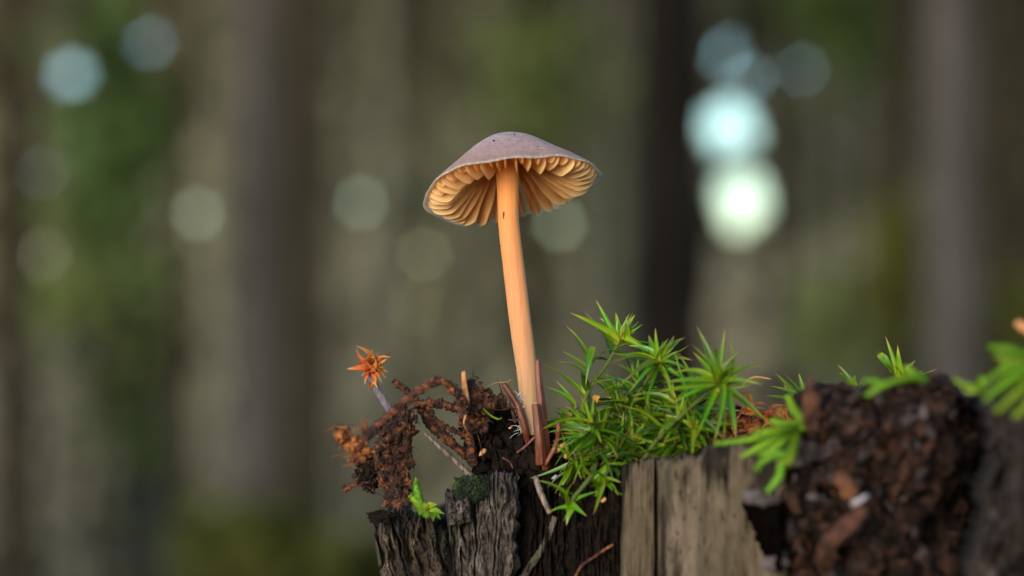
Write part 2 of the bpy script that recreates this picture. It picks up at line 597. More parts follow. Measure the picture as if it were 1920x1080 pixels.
def place_leaf(me, base, tip, root, wide=None, up=None, name='leaf', z=1.0):
    """a leaf from base to tip; wide = real width over the mesh's own proportion"""
    d = tip - base
    L = d.length
    y = d / L
    u = up or (Vector((0, -0.75, 1)) + Vector((random.gauss(0, .35), random.gauss(0, .35), random.gauss(0, .2))))
    zz = u - y * u.dot(y)
    if zz.length < 1e-4:
        zz = y.orthogonal()
    zz.normalize()
    x = y.cross(zz)
    s = wide if wide else L
    o = bpy.data.objects.new(name, me)
    COL.objects.link(o)
    o.parent = root
    b = base - root.location
    o.matrix_local = Matrix(((x.x * s, y.x * L, zz.x * L * z, b.x), (x.y * s, y.y * L, zz.y * L * z, b.y), (x.z * s, y.z * L, zz.z * L * z, b.z), (0, 0, 0, 1)))
    return o


# ------------------------------------------------------------------ forest floor
def floor_mat():
    m, n, b = new_mat('forest_floor')
    v = mapping(n, (1, 1, 1))
    f = noise_tex(n, v, 0.7, 6, 0.6)
    f2 = noise_tex(n, v, 14, 6, 0.7)
    c = ramp(n, f, [(0.38, (0.11, 0.075, 0.045)), (0.5, (0.085, 0.08, 0.03)), (0.62, (0.10, 0.12, 0.022))])
    c = mix(n, c, ramp(n, f2, [(0.3, (0.5, 0.5, 0.5)), (0.7, (1.4, 1.4, 1.4))]), 1.0, 'MULTIPLY')
    n.links.new(c, b.inputs['Base Color'])
    b.inputs['Roughness'].default_value = 0.9
    bump(n, b, f2, 0.05)
    return m


def floor_z(x, y):
    r = math.hypot(x, y)
    run = max(0.0, min(60.0, y - 0.6))
    return 0.02 * fbm(Vector((x * 0.8, y * 0.8, 0)), 3) * min(1, r) - 0.085 * run + min(1, run / 12) * 0.14 * fbm(Vector((x * .2, y * .2, 4)), 3)


mb = MB()
ys = [-30, -12, -6, -3] + [-1.5 + 0.5 * i for i in range(14)] + [6 + 1.2 * i for i in range(36)] + [55, 70, 100, 180, 300]
xs = sorted([-300, -180, -100, -60, -40] + [-30 + 1.2 * i for i in range(51)] + [40, 60, 100, 180, 300])
W = len(xs)
mb.add([Vector((x, y, floor_z(x, y))) for y in ys for x in xs],
       [(j * W + i, j * W + i + 1, (j + 1) * W + i + 1, (j + 1) * W + i) for j in range(len(ys) - 1) for i in range(W - 1)])
g = put('forest_floor', mb.mesh('forest_floor', floor_mat()))
g['kind'] = 'structure'


# ------------------------------------------------------------------ trees of the wood behind
def tree_bark(name, a, b_, c_):
    m, n, b = new_mat(name)
    v = mapping(n, (9, 9, 2))
    f = noise_tex(n, v, 1.5, 8, 0.7, 0.5)
    c = ramp(n, f, [(0.3, a), (0.5, b_), (0.7, c_)])
    n.links.new(c, b.inputs['Base Color'])
    b.inputs['Roughness'].default_value = 0.95
    b.inputs['Specular IOR Level'].default_value = 0.06
    bump(n, b, f, 0.02)
    return m


BARK = {
    'dark': tree_bark('bark_dark_grey', (0.004, 0.003, 0.002), (0.009, 0.007, 0.005), (0.018, 0.014, 0.011)),
    'brown': tree_bark('bark_brown', (0.014, 0.011, 0.0065), (0.034, 0.027, 0.016), (0.056, 0.046, 0.029)),
    'grey': tree_bark('bark_grey', (0.040, 0.034, 0.029), (0.078, 0.066, 0.058), (0.12, 0.104, 0.092)),
    'olive': tree_bark('bark_olive_haze', (0.075, 0.072, 0.047), (0.15, 0.142, 0.097), (0.22, 0.21, 0.15)),  # distant haze put into the bark colour as paleness
}


def foliage_mat(name, a, b_, c_, sc, trans=0.3):
    m, n, b = new_mat(name)
    tc = n.nodes.new('ShaderNodeNewGeometry')
    f = noise_tex(n, tc.outputs['Position'], sc, 4, 0.6)
    c = ramp(n, f, [(0.34, a), (0.5, b_), (0.66, c_)])
    n.links.new(c, b.inputs['Base Color'])
    b.inputs['Roughness'].default_value = 0.7
    b.inputs['Specular IOR Level'].default_value = 0.15
    translucent(n, b, c, trans)
    return m


FOL = {
    'spruce': foliage_mat('spruce_needles', (0.02, 0.035, 0.012), (0.04, 0.07, 0.02), (0.07, 0.10, 0.03), 1.5),
    'green': foliage_mat('green_leaves', (0.04, 0.062, 0.016), (0.075, 0.115, 0.03), (0.12, 0.165, 0.055), 2.0),
    'pale': foliage_mat('pale_leaves', (0.12, 0.15, 0.04), (0.20, 0.24, 0.07), (0.28, 0.31, 0.11), 2.0),
    'yellow': foliage_mat('yellow_leaves', (0.04, 0.044, 0.008), (0.08, 0.083, 0.015), (0.12, 0.12, 0.025), 2.0),
    'tan': foliage_mat('haze_foliage', (0.22, 0.20, 0.135), (0.34, 0.31, 0.22), (0.46, 0.42, 0.32), 2.0),  # for the added beige foliage, its paleness stands in for haze
    'far': foliage_mat('far_haze_leaves', (0.10, 0.092, 0.045), (0.25, 0.228, 0.135), (0.44, 0.405, 0.27), 0.5),  # leaf colours lightened to imitate haze
}


def leaf_cloud(mb, pts, s0, s1):
    for p in pts:
        R = rand_rot()
        s = random.uniform(s0, s1)
        a = [R @ Vector(q) * s + p for q in ((-.5, -.32, 0.05), (.1, -.5, 0), (.55, .1, .08), (.1, .5, 0), (-.5, .3, -.04))]
        mb.add(a, [(0, 1, 2, 3, 4)])


_cr = MB()
for k in range(2600):
    u = random.random() ** 0.7
    r = (1 - u) * 1.0 + 0.05
    th = random.uniform(0, 6.283)
    q = r * math.sqrt(random.random())
    lay = math.floor(u * 14) / 14 + random.uniform(0, 0.035)
    leaf_cloud(_cr, [Vector((q * math.cos(th), q * math.sin(th), lay - 0.05 * q))], 0.10, 0.22)
CROWN = _cr.mesh('crown', FOL['spruce'], smooth=False)


def tree(px, w, m, kind, label, group=None, name='pine_tree'):
    g_ = PF(px, 540, m)
    x, y = g_.x, g_.y
    z0 = floor_z(x, y) - 0.05
    r = w * K * m / 2
    root = thing(name, label, 'tree', (x, y, z0), group)
    top = 3.5 + m * 0.20 + 8
    mb = MB()
    lean = random.gauss(0, 0.006)
    pts = [Vector((x + lean * (z - 1) + 0.012 * fbm(Vector((z * 0.5, x * 7, 0)), 2), y, z0 + z)) for z in [0, 0.15, 0.4, 0.8, 1.5, 2.5, 4, 6, 9, top]]
    zs = [0, 0.15, 0.4, 0.8, 1.5, 2.5, 4, 6, 9, top]

    def rad(u):
        z = 0
        s = u * (len(zs) - 1)
        k = min(int(s), len(zs) - 2)
        z = zs[k] + (zs[k + 1] - zs[k]) * (s - k)
        return r * (1.02 + 0.8 * math.exp(-z / 0.12)) * max(0.12, 1 - max(0, z - 1) / (top * 1.05))
    tube(mb, pts, rad, 60, 18, 0.16, 4)
    part('trunk', mb, BARK[kind], root)
    base = 3.5 + m * 0.20
    c = put('crown', CROWN, root, (0, 0, base))
    s = random.uniform(1.5, 2.1)
    c.scale = (s, s, top - base + 1)
    c.rotation_euler = (0, 0, random.uniform(0, 6))
    # dead side branches on the lower trunk
    for k in range(3):
        z = random.uniform(2.2, base)
        th = random.uniform(0, 6.28)
        b0 = Vector((x + lean * z, y, z0 + z))
        d = Vector((math.cos(th), math.sin(th), random.uniform(-.15, .3)))
        mb = MB()
        tube(mb, [b0, b0 + d * 0.25, b0 + d * 0.6 + Vector((0, 0, -.05))], [r * .16, r * .1, 0.003], 8, 6)
        part('branch', mb, BARK[kind], root)
    return root


tree(1256, 138, 6.5, 'dark', 'darkest, nearly black straight pine trunk rising behind the moss')
tree(566, 92, 8.8, 'brown', 'dark brown pine trunk beside the grey one, behind the dried moss tip')
tree(482, 78, 11.0, 'grey', 'mauve grey pine trunk standing close beside a dark brown one')
tree(340, 44, 11.5, 'brown', 'slim dark brown trunk standing alone beside the green shrub')
tree(1782, 98, 9.5, 'grey', 'broad mauve grey trunk behind the crumbling right half of the stump')
tree(1678, 66, 12.0, 'brown', 'brown trunk with a yellow-green shrub at its foot')
tree(1882, 84, 11.0, 'brown', 'dark brown trunk next to the broad mauve grey trunk')
tree(28, 74, 11.5, 'brown', 'dark olive brown trunk at the edge of the green shrub')
G1 = 'slender trees of the wood behind'
L1 = 'slender pale olive trunk far back in the wood'
L2 = 'slender brown trunk far back in the wood'
for (px, w, m) in ((722, 56, 16), (1092, 52, 18), (905, 40, 21), (1455, 40, 17), (225, 40, 20), (405, 42, 19), (1160, 46, 24), (1545, 34, 23), (1615, 40, 20), (1000, 32, 26), (840, 28, 28), (640, 30, 27), (1480, 26, 30), (100, 34, 22), (180, 30, 27), (-120, 60, 14), (2060, 60, 15), (-300, 50, 18), (2240, 60, 20), (-480, 70, 12), (-650, 50, 19), (-820, 90, 10), (-1050, 60, 16), (-1300, 70, 14), (-1600, 60, 20), (2420, 80, 11), (2650, 50, 18), (2900, 90, 9), (3150, 60, 17), (3450, 70, 14), (3800, 60, 19)):
    k = random.choice(('olive', 'olive', 'brown'))
    tree(px, w, m, k, L1 if k == 'olive' else L2, 'pale slender trees of the wood behind' if k == 'olive' else 'brown slender trees of the wood behind')


GAPS = [(1392, 372, 42), (1360, 235, 36), (1405, 250, 13), (1392, 410, 18), (1364, 100, 7), (1395, 150, 8), (1510, 130, 7), (1575, 270, 7), (284, 82, 10), (143, 143, 10), (122, 130, 9), (680, 382, 7), (1050, 420, 6), (782, 572, 8), (796, 480, 7),
        (148, 660, 11), (78, 320, 7), (84, 470, 6), (350, 400, 6), (1895, 90, 10), (382, 412, 5), (560, 900, 5)]


def shrub(px, py, m, rx, rz, fol, label, n=700, name='shrub'):
    c = PF(px, py, m)
    z0 = floor_z(c.x, c.y)
    root = thing(name, label, 'shrub', (c.x, c.y, z0))
    sx, sz = rx * K * m, rz * K * m
    pts = []
    for k in range(n):
        v = Vector((random.gauss(0, .45), random.gauss(0, .45), random.gauss(0, .45)))
        p = c + Vector((v.x * sx, v.y * sx, v.z * sz))
        q = p - CAM
        dep = q.dot(FWD)
        qx, qy = 960 + q.x / dep / K, 540 - q.dot(UP) / dep / K
        if all((qx - a) ** 2 + (qy - b) ** 2 > (r_ + 45) ** 2 for a, b, r_ in GAPS):
            pts.append(p)
    mb = MB()
    leaf_cloud(mb, pts, 0.05, 0.11)
    part('foliage', mb, FOL[fol], root, False)
    mb = MB()
    tube(mb, [Vector((c.x, c.y, z0 - .03)), Vector((c.x + .03, c.y, (z0 + c.z) / 2)), c, c + Vector((0.02, 0, sz * .6))], [0.02, 0.015, 0.01, 0.004], 14, 7)
    part('stem', mb, BARK['brown'], root)
    for k in range(6):
        q = random.choice(pts)
        s = Vector((c.x, c.y, c.z + random.uniform(-.5, .4) * sz))
        mb = MB()
        tube(mb, [s, (s + q) / 2 + Vector((0, 0, .02)), q], [0.006, 0.004, 0.002], 6, 5)
        part('branch', mb, BARK['brown'], root)


shrub(215, 235, 9.5, 100, 230, 'green', 'deep green leafy young tree standing left of the slim brown trunk', 900, 'young_tree')
shrub(170, 500, 12.5, 110, 170, 'pale', 'pale green bush beneath the deep green young tree')
shrub(250, 700, 13.0, 80, 200, 'green', 'low mid-green bush at the foot of the pale green bush', 260)
shrub(1570, 60, 14, 110, 110, 'green', 'green leafy branch-topped sapling right of the bright gaps', 420, 'young_tree')
shrub(1560, 600, 15, 110, 130, 'pale', 'pale olive bush between the black trunk and the mauve trunk', 150)
shrub(1685, 520, 11.0, 55, 120, 'yellow', 'yellow-green bush at the foot of the brown trunk', 320)
shrub(1915, 600, 10.0, 40, 90, 'yellow', 'small yellow-green bush beside the orange twig tip', 200)
shrub(470, 1040, 8.0, 120, 80, 'yellow', 'low mossy yellow-green bush at the foot of the grey trunk', 500)
shrub(690, 1080, 9.0, 90, 60, 'yellow', 'low yellow-green bush behind the cracked bark of the stump', 260)
shrub(1010, 130, 17, 140, 150, 'pale', 'thin olive sapling behind the mushroom cap', 260, 'young_tree')

shrub(90, 860, 14, 140, 260, 'tan', 'tall pale foliage added as haze at the foot of the olive brown trunk', 1100, 'haze_foliage')  # beige foliage from here on is added to lighten the background like haze
shrub(250, 900, 15, 90, 220, 'tan', 'pale foliage added as haze beside the slim dark brown trunk', 600, 'haze_foliage')
shrub(665, 620, 17, 55, 380, 'tan', 'thin beige foliage added as haze between the dark brown trunk and the mushroom', 420, 'haze_sapling')
shrub(1385, 590, 16, 70, 150, 'tan', 'beige foliage patch added as haze below the bright gaps beside the black trunk', 420, 'haze_foliage')
shrub(1570, 590, 17, 110, 150, 'tan', 'broad beige foliage added as haze behind the pale olive bush', 500, 'haze_foliage')
shrub(420, 820, 17, 60, 300, 'tan', 'sparse beige foliage added as haze behind the mauve grey trunk', 220, 'haze_sapling')

# the far wood: one mass of leaves with gaps where the sky shows through
FARM = 38.0
mb = MB()
pts = []
while len(pts) < 54000:
    if len(pts) < 30000:
        x, z = random.uniform(-9.5, 9.5), random.uniform(-4.2, 5.5)
    else:
        x, z = random.uniform(-32, 32), random.uniform(-4.2, 11)
    y = FARM + random.uniform(-1.2, 1.2) - 0.012 * x * x * (1 if abs(x) > 10 else 0)
    p = Vector((x, y, z))
    q = p - CAM
    dep = q.dot(FWD)
    px = 960 + q.dot(RIGHT) / dep / K
    py = 540 - q.dot(UP) / dep / K
    if any((px - a) ** 2 + (py - b) ** 2 < (r + 15) ** 2 for a, b, r in GAPS):
        continue
    pts.append(p)
for p in pts:
    q = p - CAM
    R = rand_rot() if abs(p.x) > 12 else Euler((math.pi / 2 + random.gauss(0, .5), random.uniform(0, 6.28), random.gauss(0, .5)), 'YXZ').to_matrix()
    s = random.uniform(0.22, 0.38) if abs(p.x) < 9 and p.z < 5.4 else random.uniform(.4, .8)
    a = [R @ Vector(v) * s + p for v in ((-.5, -.32, 0.05), (.1, -.5, 0), (.55, .1, .08), (.1, .5, 0), (-.5, .3, -.04))]
    mb.add(a, [(0, 1, 2, 3, 4)])
o = put('far_wood', mb.mesh('far_wood', FOL['far'], smooth=False))
o['kind'] = 'stuff'
o['label'] = 'far-off mass of olive foliage closing the wood behind the trunks'
o['category'] = 'foliage'


# ------------------------------------------------------------------ the mushroom
def build_mushroom():
    sp = [P(952, 318, 0), P(952, 345, 0), P(954, 420, 0), P(963, 500, 0), P(975, 600, 0), P(987, 690, 0), P(993, 760, 0), P(996, 815, 0)]
    base = P(996, 812, 0)
    root = thing('mushroom', 'small mushroom with lilac grey cap, orange gills and slender orange stem', 'mushroom', base)
    R = px2m(170)
    # cap frame: axis tilted back and to the left
    roll = math.radians(9.0)
    tilt = math.radians(18.0)
    axis = Vector((-math.sin(roll), math.sin(tilt), math.cos(tilt) * math.cos(roll))).normalized()
    xa = (RIGHT - axis * RIGHT.dot(axis)).normalized()
    ya = axis.cross(xa)
    C = P(959, 351, 0)
    M = Matrix((xa, ya, axis)).transposed()

    def edge(th):
        return 1 + 0.018 * math.sin(3 * th + 1) + 0.012 * math.sin(7 * th) + 0.007 * math.sin(13 * th + 2)

    def rimz(th):
        return 0.03 * math.sin(2 * th + 0.5) + 0.015 * math.sin(5 * th) + 0.008 * math.sin(11 * th)

    prof = [(0, .612), (.06, .610), (.14, .597), (.22, .570), (.30, .530), (.40, .465), (.52, .375), (.64, .280), (.76, .187), (.86, .104), (.93, .045), (.975, .008), (1.0, -.018)]
    inn = [(.985, -.022), (.95, .0), (.90, .038), (.80, .112), (.66, .218), (.5, .325), (.36, .41), (.22, .465), (.1, .485), (0, .485)]

    def h_at(pr, r):
        for (a, za), (b, zb) in zip(pr, pr[1:]):
            if min(a, b) <= r <= max(a, b) and a != b:
                return za + (zb - za) * (r - a) / (b - a)
        return pr[-1][1]
    # smooth the profile
    def dense(pr, k):
        c = catmull([Vector((a, b, 0)) for a, b in pr], k)
        return [(max(0, v.x), v.y) for v in c]
    po = dense(prof, 60)
    pi_ = dense(inn, 36)
    NS = 160
    mb = MB()
    V, T, A, F = [], [], [], []
    rows = po + pi_

    def pos(r, z, th):
        k = r ** 3
        e = 1 + (edge(th) - 1) * k
        q = Vector((r * e * math.cos(th), r * e * math.sin(th), z + rimz(th) * k))
        n_ = 0.006 * fbm(Vector((q.x * 3, q.y * 3, 5)), 3) + 0.0025 * fbm(Vector((math.cos(th) * 14, math.sin(th) * 14, r * 2)), 2) * min(1, r * 2)
        q.z += n_
        return C + M @ (q * R)
    for i, (r, z) in enumerate(rows):
        for j in range(NS):
            th = 2 * math.pi * j / NS
            V.append(pos(r, z, th))
            T.append(min(1, r))
            A.append(abs(math.sin(th / 2)) * 6.283)
    mi = []
    for i in range(len(rows) - 1):
        for j in range(NS):
            k = (j + 1) % NS
            F.append((i * NS + j, (i + 1) * NS + j, (i + 1) * NS + k, i * NS + k))
            mi.append(0 if i < len(po) else 1)
    mb.add(V, F, T)
    mb.m = mi
    mb.ang = A
    cap = part('cap', mb, [MAT['cap'], MAT['flesh']], root)

    # gills: radial plates of three lengths under the cap
    NG = 64
    for g_ in range(NG):
        th = 2 * math.pi * g_ / NG + random.gauss(0, 0.012) + 0.03
        kind = g_ % 4
        r0 = {0: 0.11, 2: 0.17, 1: 0.66, 3: 0.56}[kind] + random.uniform(-.03, .03)
        deep = {0: 1.0, 2: 0.92, 1: 0.42, 3: 0.55}[kind] * random.uniform(.92, 1.06)
        r1 = 0.955
        n = 22
        wob = random.uniform(0, 6)
        amp = random.uniform(0.006, 0.016)
        mb = MB()
        Vv, Tt = [], []
        NZ = 7
        for i in range(n + 1):
            u = i / n
            r = r0 + (r1 - r0) * u
            zt = h_at(inn, r) + 0.012
            # depth of the plate: full in the outer middle, rising to the stem
            full = min(1, (1 - u) * 3.4) ** 0.6
            d = full * (0.13 + 0.18 * math.sin(min(1, (r - 0.08) / 0.62) * math.pi * 0.52)) * deep
            if kind in (1, 3):
                d *= min(1, u * 3) ** 0.7
            elif r < 0.3:
                d *= 0.55 + 0.45 * (r - 0.1) / 0.2
            d = max(d, 0.008)
            for j in range(NZ + 1):
                s = j / NZ
                z = zt - d * s
                thick = 0.0075 * (1 - 0.55 * s) if s < 1 else 0.0
                a = th + (amp * math.sin(u * 6 + wob) * s + 0.004 * math.sin(u * 17 + wob)) / max(r, .25)
                for sd in (-1, 1):
                    off = sd * thick
                    q = Vector((r * math.cos(a) - off * math.sin(a), r * math.sin(a) + off * math.cos(a), z))
                    k = r ** 3
                    q.x *= 1 + (edge(a) - 1) * k
                    q.y *= 1 + (edge(a) - 1) * k
                    q.z += rimz(a) * k
                    Vv.append(C + M @ (q * R))
                    Tt.append(0.25 + 0.5 * u + (0.16 if j == NZ else 0))
        W2 = (NZ + 1) * 2
        Ff = []
        for i in range(n):
            for j in range(NZ):
                for sd in (0, 1):
                    a = i * W2 + j * 2 + sd
                    q = (a, a + 2, a + W2 + 2, a + W2)
                    Ff.append(q if sd else q[::-1])
        for e in (0, n):
            for j in range(NZ):
                a = e * W2 + j * 2
                Ff.append((a, a + 1, a + 3, a + 2) if e == 0 else (a, a + 2, a + 3, a + 1))
        mb.add(Vv, Ff, Tt)
        put('gill', mb.mesh('gill', MAT['gill'], root.location), cap)

    for (r_, th_, sz, lab) in ((.52, -1.83, 2.6, 'dark speck on the front slope of the mushroom cap'), (.40, -1.30, 1.8, 'tiny brown crumb near the top of the mushroom cap'), (.78, -1.15, 1.6, 'tiny dark grain near the front rim of the mushroom cap')):
        c = pos(r_, h_at(prof, r_) + .003, th_)
        mb = MB()
        lump(mb, c, (px2m(sz), px2m(sz) * .7, px2m(sz) * .6), 2, .6, 1.6, .1, rot=rand_rot())
        solo('soil_grain', mb, MAT['soil'], lab, 'grain', origin=c)
    # stem
    apex = C + M @ Vector((0, 0, 0.47 * R))
    pts = [apex, P(951, 322, 0)] + sp[1:]
    w = [24, 22, 21.5, 19.5, 20, 20.5, 20.5, 19, 19, 20]
    mb = MB()
    tube(mb, list(reversed(pts)), [px2m(x) for x in reversed(w)], 90, 40, 0.012, 900,
         prof=lambda th, u: 1 + 0.012 * math.sin(9 * th + 3 * u) + 0.008 * math.sin(17 * th))
    st = part('stem', mb, MAT['stem'], root)
    # threads of mycelium round the foot
    mb = MB()
    for k in range(70):
        h = random.uniform(735, 812)
        sd = random.choice((-1, 1))
        b = P(992 + sd * random.uniform(6, 19), h, random.uniform(2, 8) * 0.2)
        t_ = b + Vector((sd * random.uniform(.0002, .0012), random.gauss(-.0003, .0004), random.uniform(-.0006, .0007)))
        tube(mb, [b, (b + t_) / 2 + Vector((0, 0, random.gauss(0, .0002))), t_], [0.00003, 0.00002, 0.00001], 4, 4)
    o = part('threads', mb, MAT['hair'], root)
    o['kind'] = 'stuff'
    # flecks stuck to the stem
    for (px, py, d, l, w_, rz, lab) in ((944, 403, 1.25, 13, 2.2, 1.45, 'narrow brown fleck stuck on the upper mushroom stem'), (966, 691, 0.2, 12, 3.2, 0.9, 'brown flake stuck to the lower left side of the mushroom stem'), (938, 461, 0.3, 6, 3, 0.3, 'tiny dark crumb stuck to the middle of the mushroom stem')):
        mb = MB()
        c = P(px, py, d)
        R_ = Matrix.Rotation(-rz, 3, 'Y')
        lump(mb, c, (px2m(l) / 2, px2m(w_) / 2, px2m(w_) / 2), 2, 0.5, 1.6, 0.1, rot=R_)
        solo('plant_fragment', mb, MAT['root'], lab, 'debris', origin=c)
    return root, M, C, R


build_mushroom()


# ------------------------------------------------------------------ the stump
STUMP = thing('tree_stump', 'rotting tree stump with split bark, pale weathered wood and a crumbling brown edge', 'stump', (0.07, 0.03, 0.0))


def patch(mb, TL, TR, BL, BR, nx, ny, disp, thick, top=None, side=None, edge=0.10, edge_d=2.0, mi=0):
    """front sheet between four (px, py, d) corners, displaced towards the lens by disp(u, v) mm, closed at the back"""
    V = []
    for j in range(ny + 1):
        v = j / ny
        for i in range(nx + 1):
            u = i / nx
            a = [TL[k] + (TR[k] - TL[k]) * u for k in range(3)]
            b = [BL[k] + (BR[k] - BL[k]) * u for k in range(3)]
            q = [a[k] + (b[k] - a[k]) * v for k in range(3)]
            if top:
                q[1] += top(u) * (1 - v) ** 2
            if side:
                q[0] += side(v) * (1 - 2 * u if abs(1 - 2 * u) > .6 else 0)
            e = min(u, 1 - u) / edge
            f = min(v, 1) / edge
            k = 1 - math.sqrt(max(0, 1 - (1 - min(1, e)) ** 2)) if e < 1 else 0
            k2 = 1 - math.sqrt(max(0, 1 - (1 - min(1, f)) ** 2)) if f < 1 else 0
            V.append(P(q[0], q[1], q[2] + disp(u, v) - edge_d * max(k, k2)))
    W = nx + 1
    F = [(j * W + i, (j + 1) * W + i, (j + 1) * W + i + 1, j * W + i + 1) for j in range(ny) for i in range(nx)]
    ring = [i for i in range(W)] + [j * W + nx for j in range(1, ny + 1)] + [ny * W + i for i in range(nx - 1, -1, -1)] + [j * W for j in range(ny - 1, 0, -1)]
    o = len(V)
    for k in ring:
        V.append(V[k] + FWD * (thick * MM) + Vector((0, 0, -0.0006)))
    n = len(ring)
    for k in range(n):
        a, b = ring[k], ring[(k + 1) % n]
        F.append((a, b, o + (k + 1) % n, o + k))
    F.append(tuple(range(o, o + n)))
    mb.add(V, F, None, mi)


def nz(u, v, fu, fv, s, o=5, H=0.6):
    return fbm(Vector((u * fu, v * fv, s)), o, H)


def ridge(x):
    return 1 - abs(x) * 2


# dark core of the stump: lofted outline, down to the ground
OUT = [(-11, 34), (-12, 12), (-7, 7), (3, 3), (10, -2), (28, -12), (36, -24), (52, -38), (84, -46), (122, -38), (158, -6), (164, 46), (124, 96), (64, 106), (16, 80), (-6, 54)]
oc = catmull([Vector((a, b, 0)) for a, b in OUT + [OUT[0]]], 120)[:-1]
mb = MB()
V, F = [], []
cx, cy = 70, 30
LEV = [0, 20, 60, 120, 180, 230, 270, 295, 305, 312, 318, 322, 326, 329, 331, 332.5]
for li, z in enumerate(LEV):
    fl = 1 + 0.22 * math.exp(-z / 45) 
    for i, p in enumerate(oc):
        x, y = p.x, p.y
        s = fl * (1 + 0.035 * fbm(Vector((x * .08, y * .08, z * 0.012)), 4))
        if z > 331:
            s *= 0.96
        V.append(Vector(((cx + (x - cx) * s) * MM, (cy + (y - cy) * s) * MM, z * MM - 0.0)))
NR = len(oc)
for li in range(len(LEV) - 1):
    for i in range(NR):
        k = (i + 1) % NR
        F.append((li * NR + i, li * NR + k, (li + 1) * NR + k, (li + 1) * NR + i))
lv = len(LEV) - 1
o0 = len(V)
for s in (0.8, 0.6, 0.4, 0.2, 0.05):
    for i, p in enumerate(oc):
        x, y = cx + (p.x - cx) * s, cy + (p.y - cy) * s
        V.append(Vector((x * MM, y * MM, (332.5 + 4 * (1 - s) + 3 * fbm(Vector((x * .07, y * .07, 3)), 4)) * MM)))
for ring in range(5):
    a0 = (lv * NR) if ring == 0 else o0 + (ring - 1) * NR
    b0 = o0 + ring * NR
    for i in range(NR):
        k = (i + 1) % NR
        F.append((a0 + i, a0 + k, b0 + k, b0 + i))
F.append(tuple(o0 + 4 * NR + i for i in range(NR)))
mb.add(V, F)
part('core', mb, MAT['soil'], STUMP)

# pale weathered staves
def grain(s, amp=0.5):
    def f(u, v):
        w = 0.5 * nz(u, v, 3, 0.8, s, 3)
        return amp * nz(u + w * .05, v, 22, 2.2, s, 4) + 0.8 * amp * nz(u, v, 5, 1.5, s + 9, 3) - 0.5 * max(0, nz(u, v, 14, 5, s + 20, 3) - 0.34) * 3
    return f


mb = MB()
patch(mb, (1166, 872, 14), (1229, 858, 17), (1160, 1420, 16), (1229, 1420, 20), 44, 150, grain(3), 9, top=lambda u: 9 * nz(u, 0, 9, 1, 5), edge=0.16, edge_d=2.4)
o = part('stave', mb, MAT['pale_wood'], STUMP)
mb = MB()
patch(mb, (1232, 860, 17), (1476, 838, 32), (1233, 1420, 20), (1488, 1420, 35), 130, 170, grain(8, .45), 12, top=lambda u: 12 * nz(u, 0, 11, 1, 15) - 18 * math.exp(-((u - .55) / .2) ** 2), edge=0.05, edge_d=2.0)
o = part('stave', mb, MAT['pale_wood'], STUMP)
# green-black rotted rim where the staves meet the bark
mb = MB()
patch(mb, (1050, 905, 6), (1172, 880, 13), (1060, 1420, 8), (1166, 1420, 15), 70, 150, lambda u, v: 1.8 * nz(u, v, 6, 5, 31, 6, .5) + 0.9 * nz(u, v, 20, 10, 33, 4, .4), 8, top=lambda u: 22 * nz(u, 0, 5, 1, 35), edge=0.2, edge_d=3)
part('dark_rind', mb, MAT['soil'], STUMP)


def bark_disp(s, amp=1.0, fu=5.0, fv=1.6):
    def f(u, v):
        w = 0.12 * nz(u, v, 2.5, 3, s, 3)
        a = ridge(nz(u + w, v, fu, fv, s + 3, 3, .8)) ** 2
        b = nz(u + w, v, fu * 3, fv * 5, s + 7, 5, .45)
        cr = -1.6 * max(0, ridge(nz(u + w * 1.5, v, fu * 0.8, fv * .55, s + 11, 2)) - .80) * 6
        lay = 0.35 * math.floor(3.2 * (nz(u, v, 3, 4, s + 17, 3) + 0.6))
        return amp * (0.9 * a + 0.9 * b + cr + lay)
    return f


# left bark slab, leaning
mb = MB()
patch(mb, (694, 962, 0), (836, 966, 4), (752, 1300, 2), (900, 1300, 5), 120, 170, bark_disp(2, 1.25, 5, 1.2), 11, top=lambda u: 14 * nz(u, 0, 6, 1, 3) + 26 * (u - .45) ** 2 * 4 - 8, edge=0.2, edge_d=4)
part('bark_slab', mb, MAT['bark_dark'], STUMP)['label'] = 'dark brown split bark leaning outwards'
# grey bark block in the middle: two staggered slabs
mb = MB()
patch(mb, (833, 926, 2), (930, 905, 6), (868, 1320, 4), (960, 1320, 8), 100, 180, bark_disp(5, 1.15, 3.2, 1.6), 10, top=lambda u: 16 * nz(u, 0, 6, 1, 8) - 12 * u, edge=0.22, edge_d=4)
part('bark_slab', mb, MAT['bark'], STUMP)['label'] = 'grey ridged bark with a moss cushion on top'
mb = MB()


def swirl(u, v):
    du, dv = u - .55, (v - .09) * 3.2
    r = math.sqrt(du * du + dv * dv)
    return 1.4 * math.exp(-(r / .32) ** 2) + 0.55 * math.sin(26 * r + 3 * nz(u, v, 4, 6, 61, 3)) * math.exp(-r * 1.4) + bark_disp(12, .75, 4, 2.0)(u, v)


patch(mb, (903, 886, 5), (974, 882, 7), (905, 1320, 7), (968, 1320, 9), 90, 190, swirl, 9, top=lambda u: 8 * nz(u, 0, 6, 1, 18) + 24 * (u - .5) ** 2 * 2, side=lambda v: 8 * nz(v, 0, 12, 1, 3), edge=0.25, edge_d=3.5)
part('bark_slab', mb, MAT['bark'], STUMP)['label'] = 'smooth grey bark flake with swirling grain'
mb = MB()
patch(mb, (966, 930, 3), (1068, 915, 6), (960, 1400, 5), (1075, 1400, 8), 90, 150, bark_disp(22, 1.2, 4, 1.5), 9, top=lambda u: 20 * nz(u, 0, 5, 1, 28), edge=0.2, edge_d=4)
part('bark_slab', mb, MAT['soil'], STUMP)['label'] = 'black rotted bark beside the grey flake'
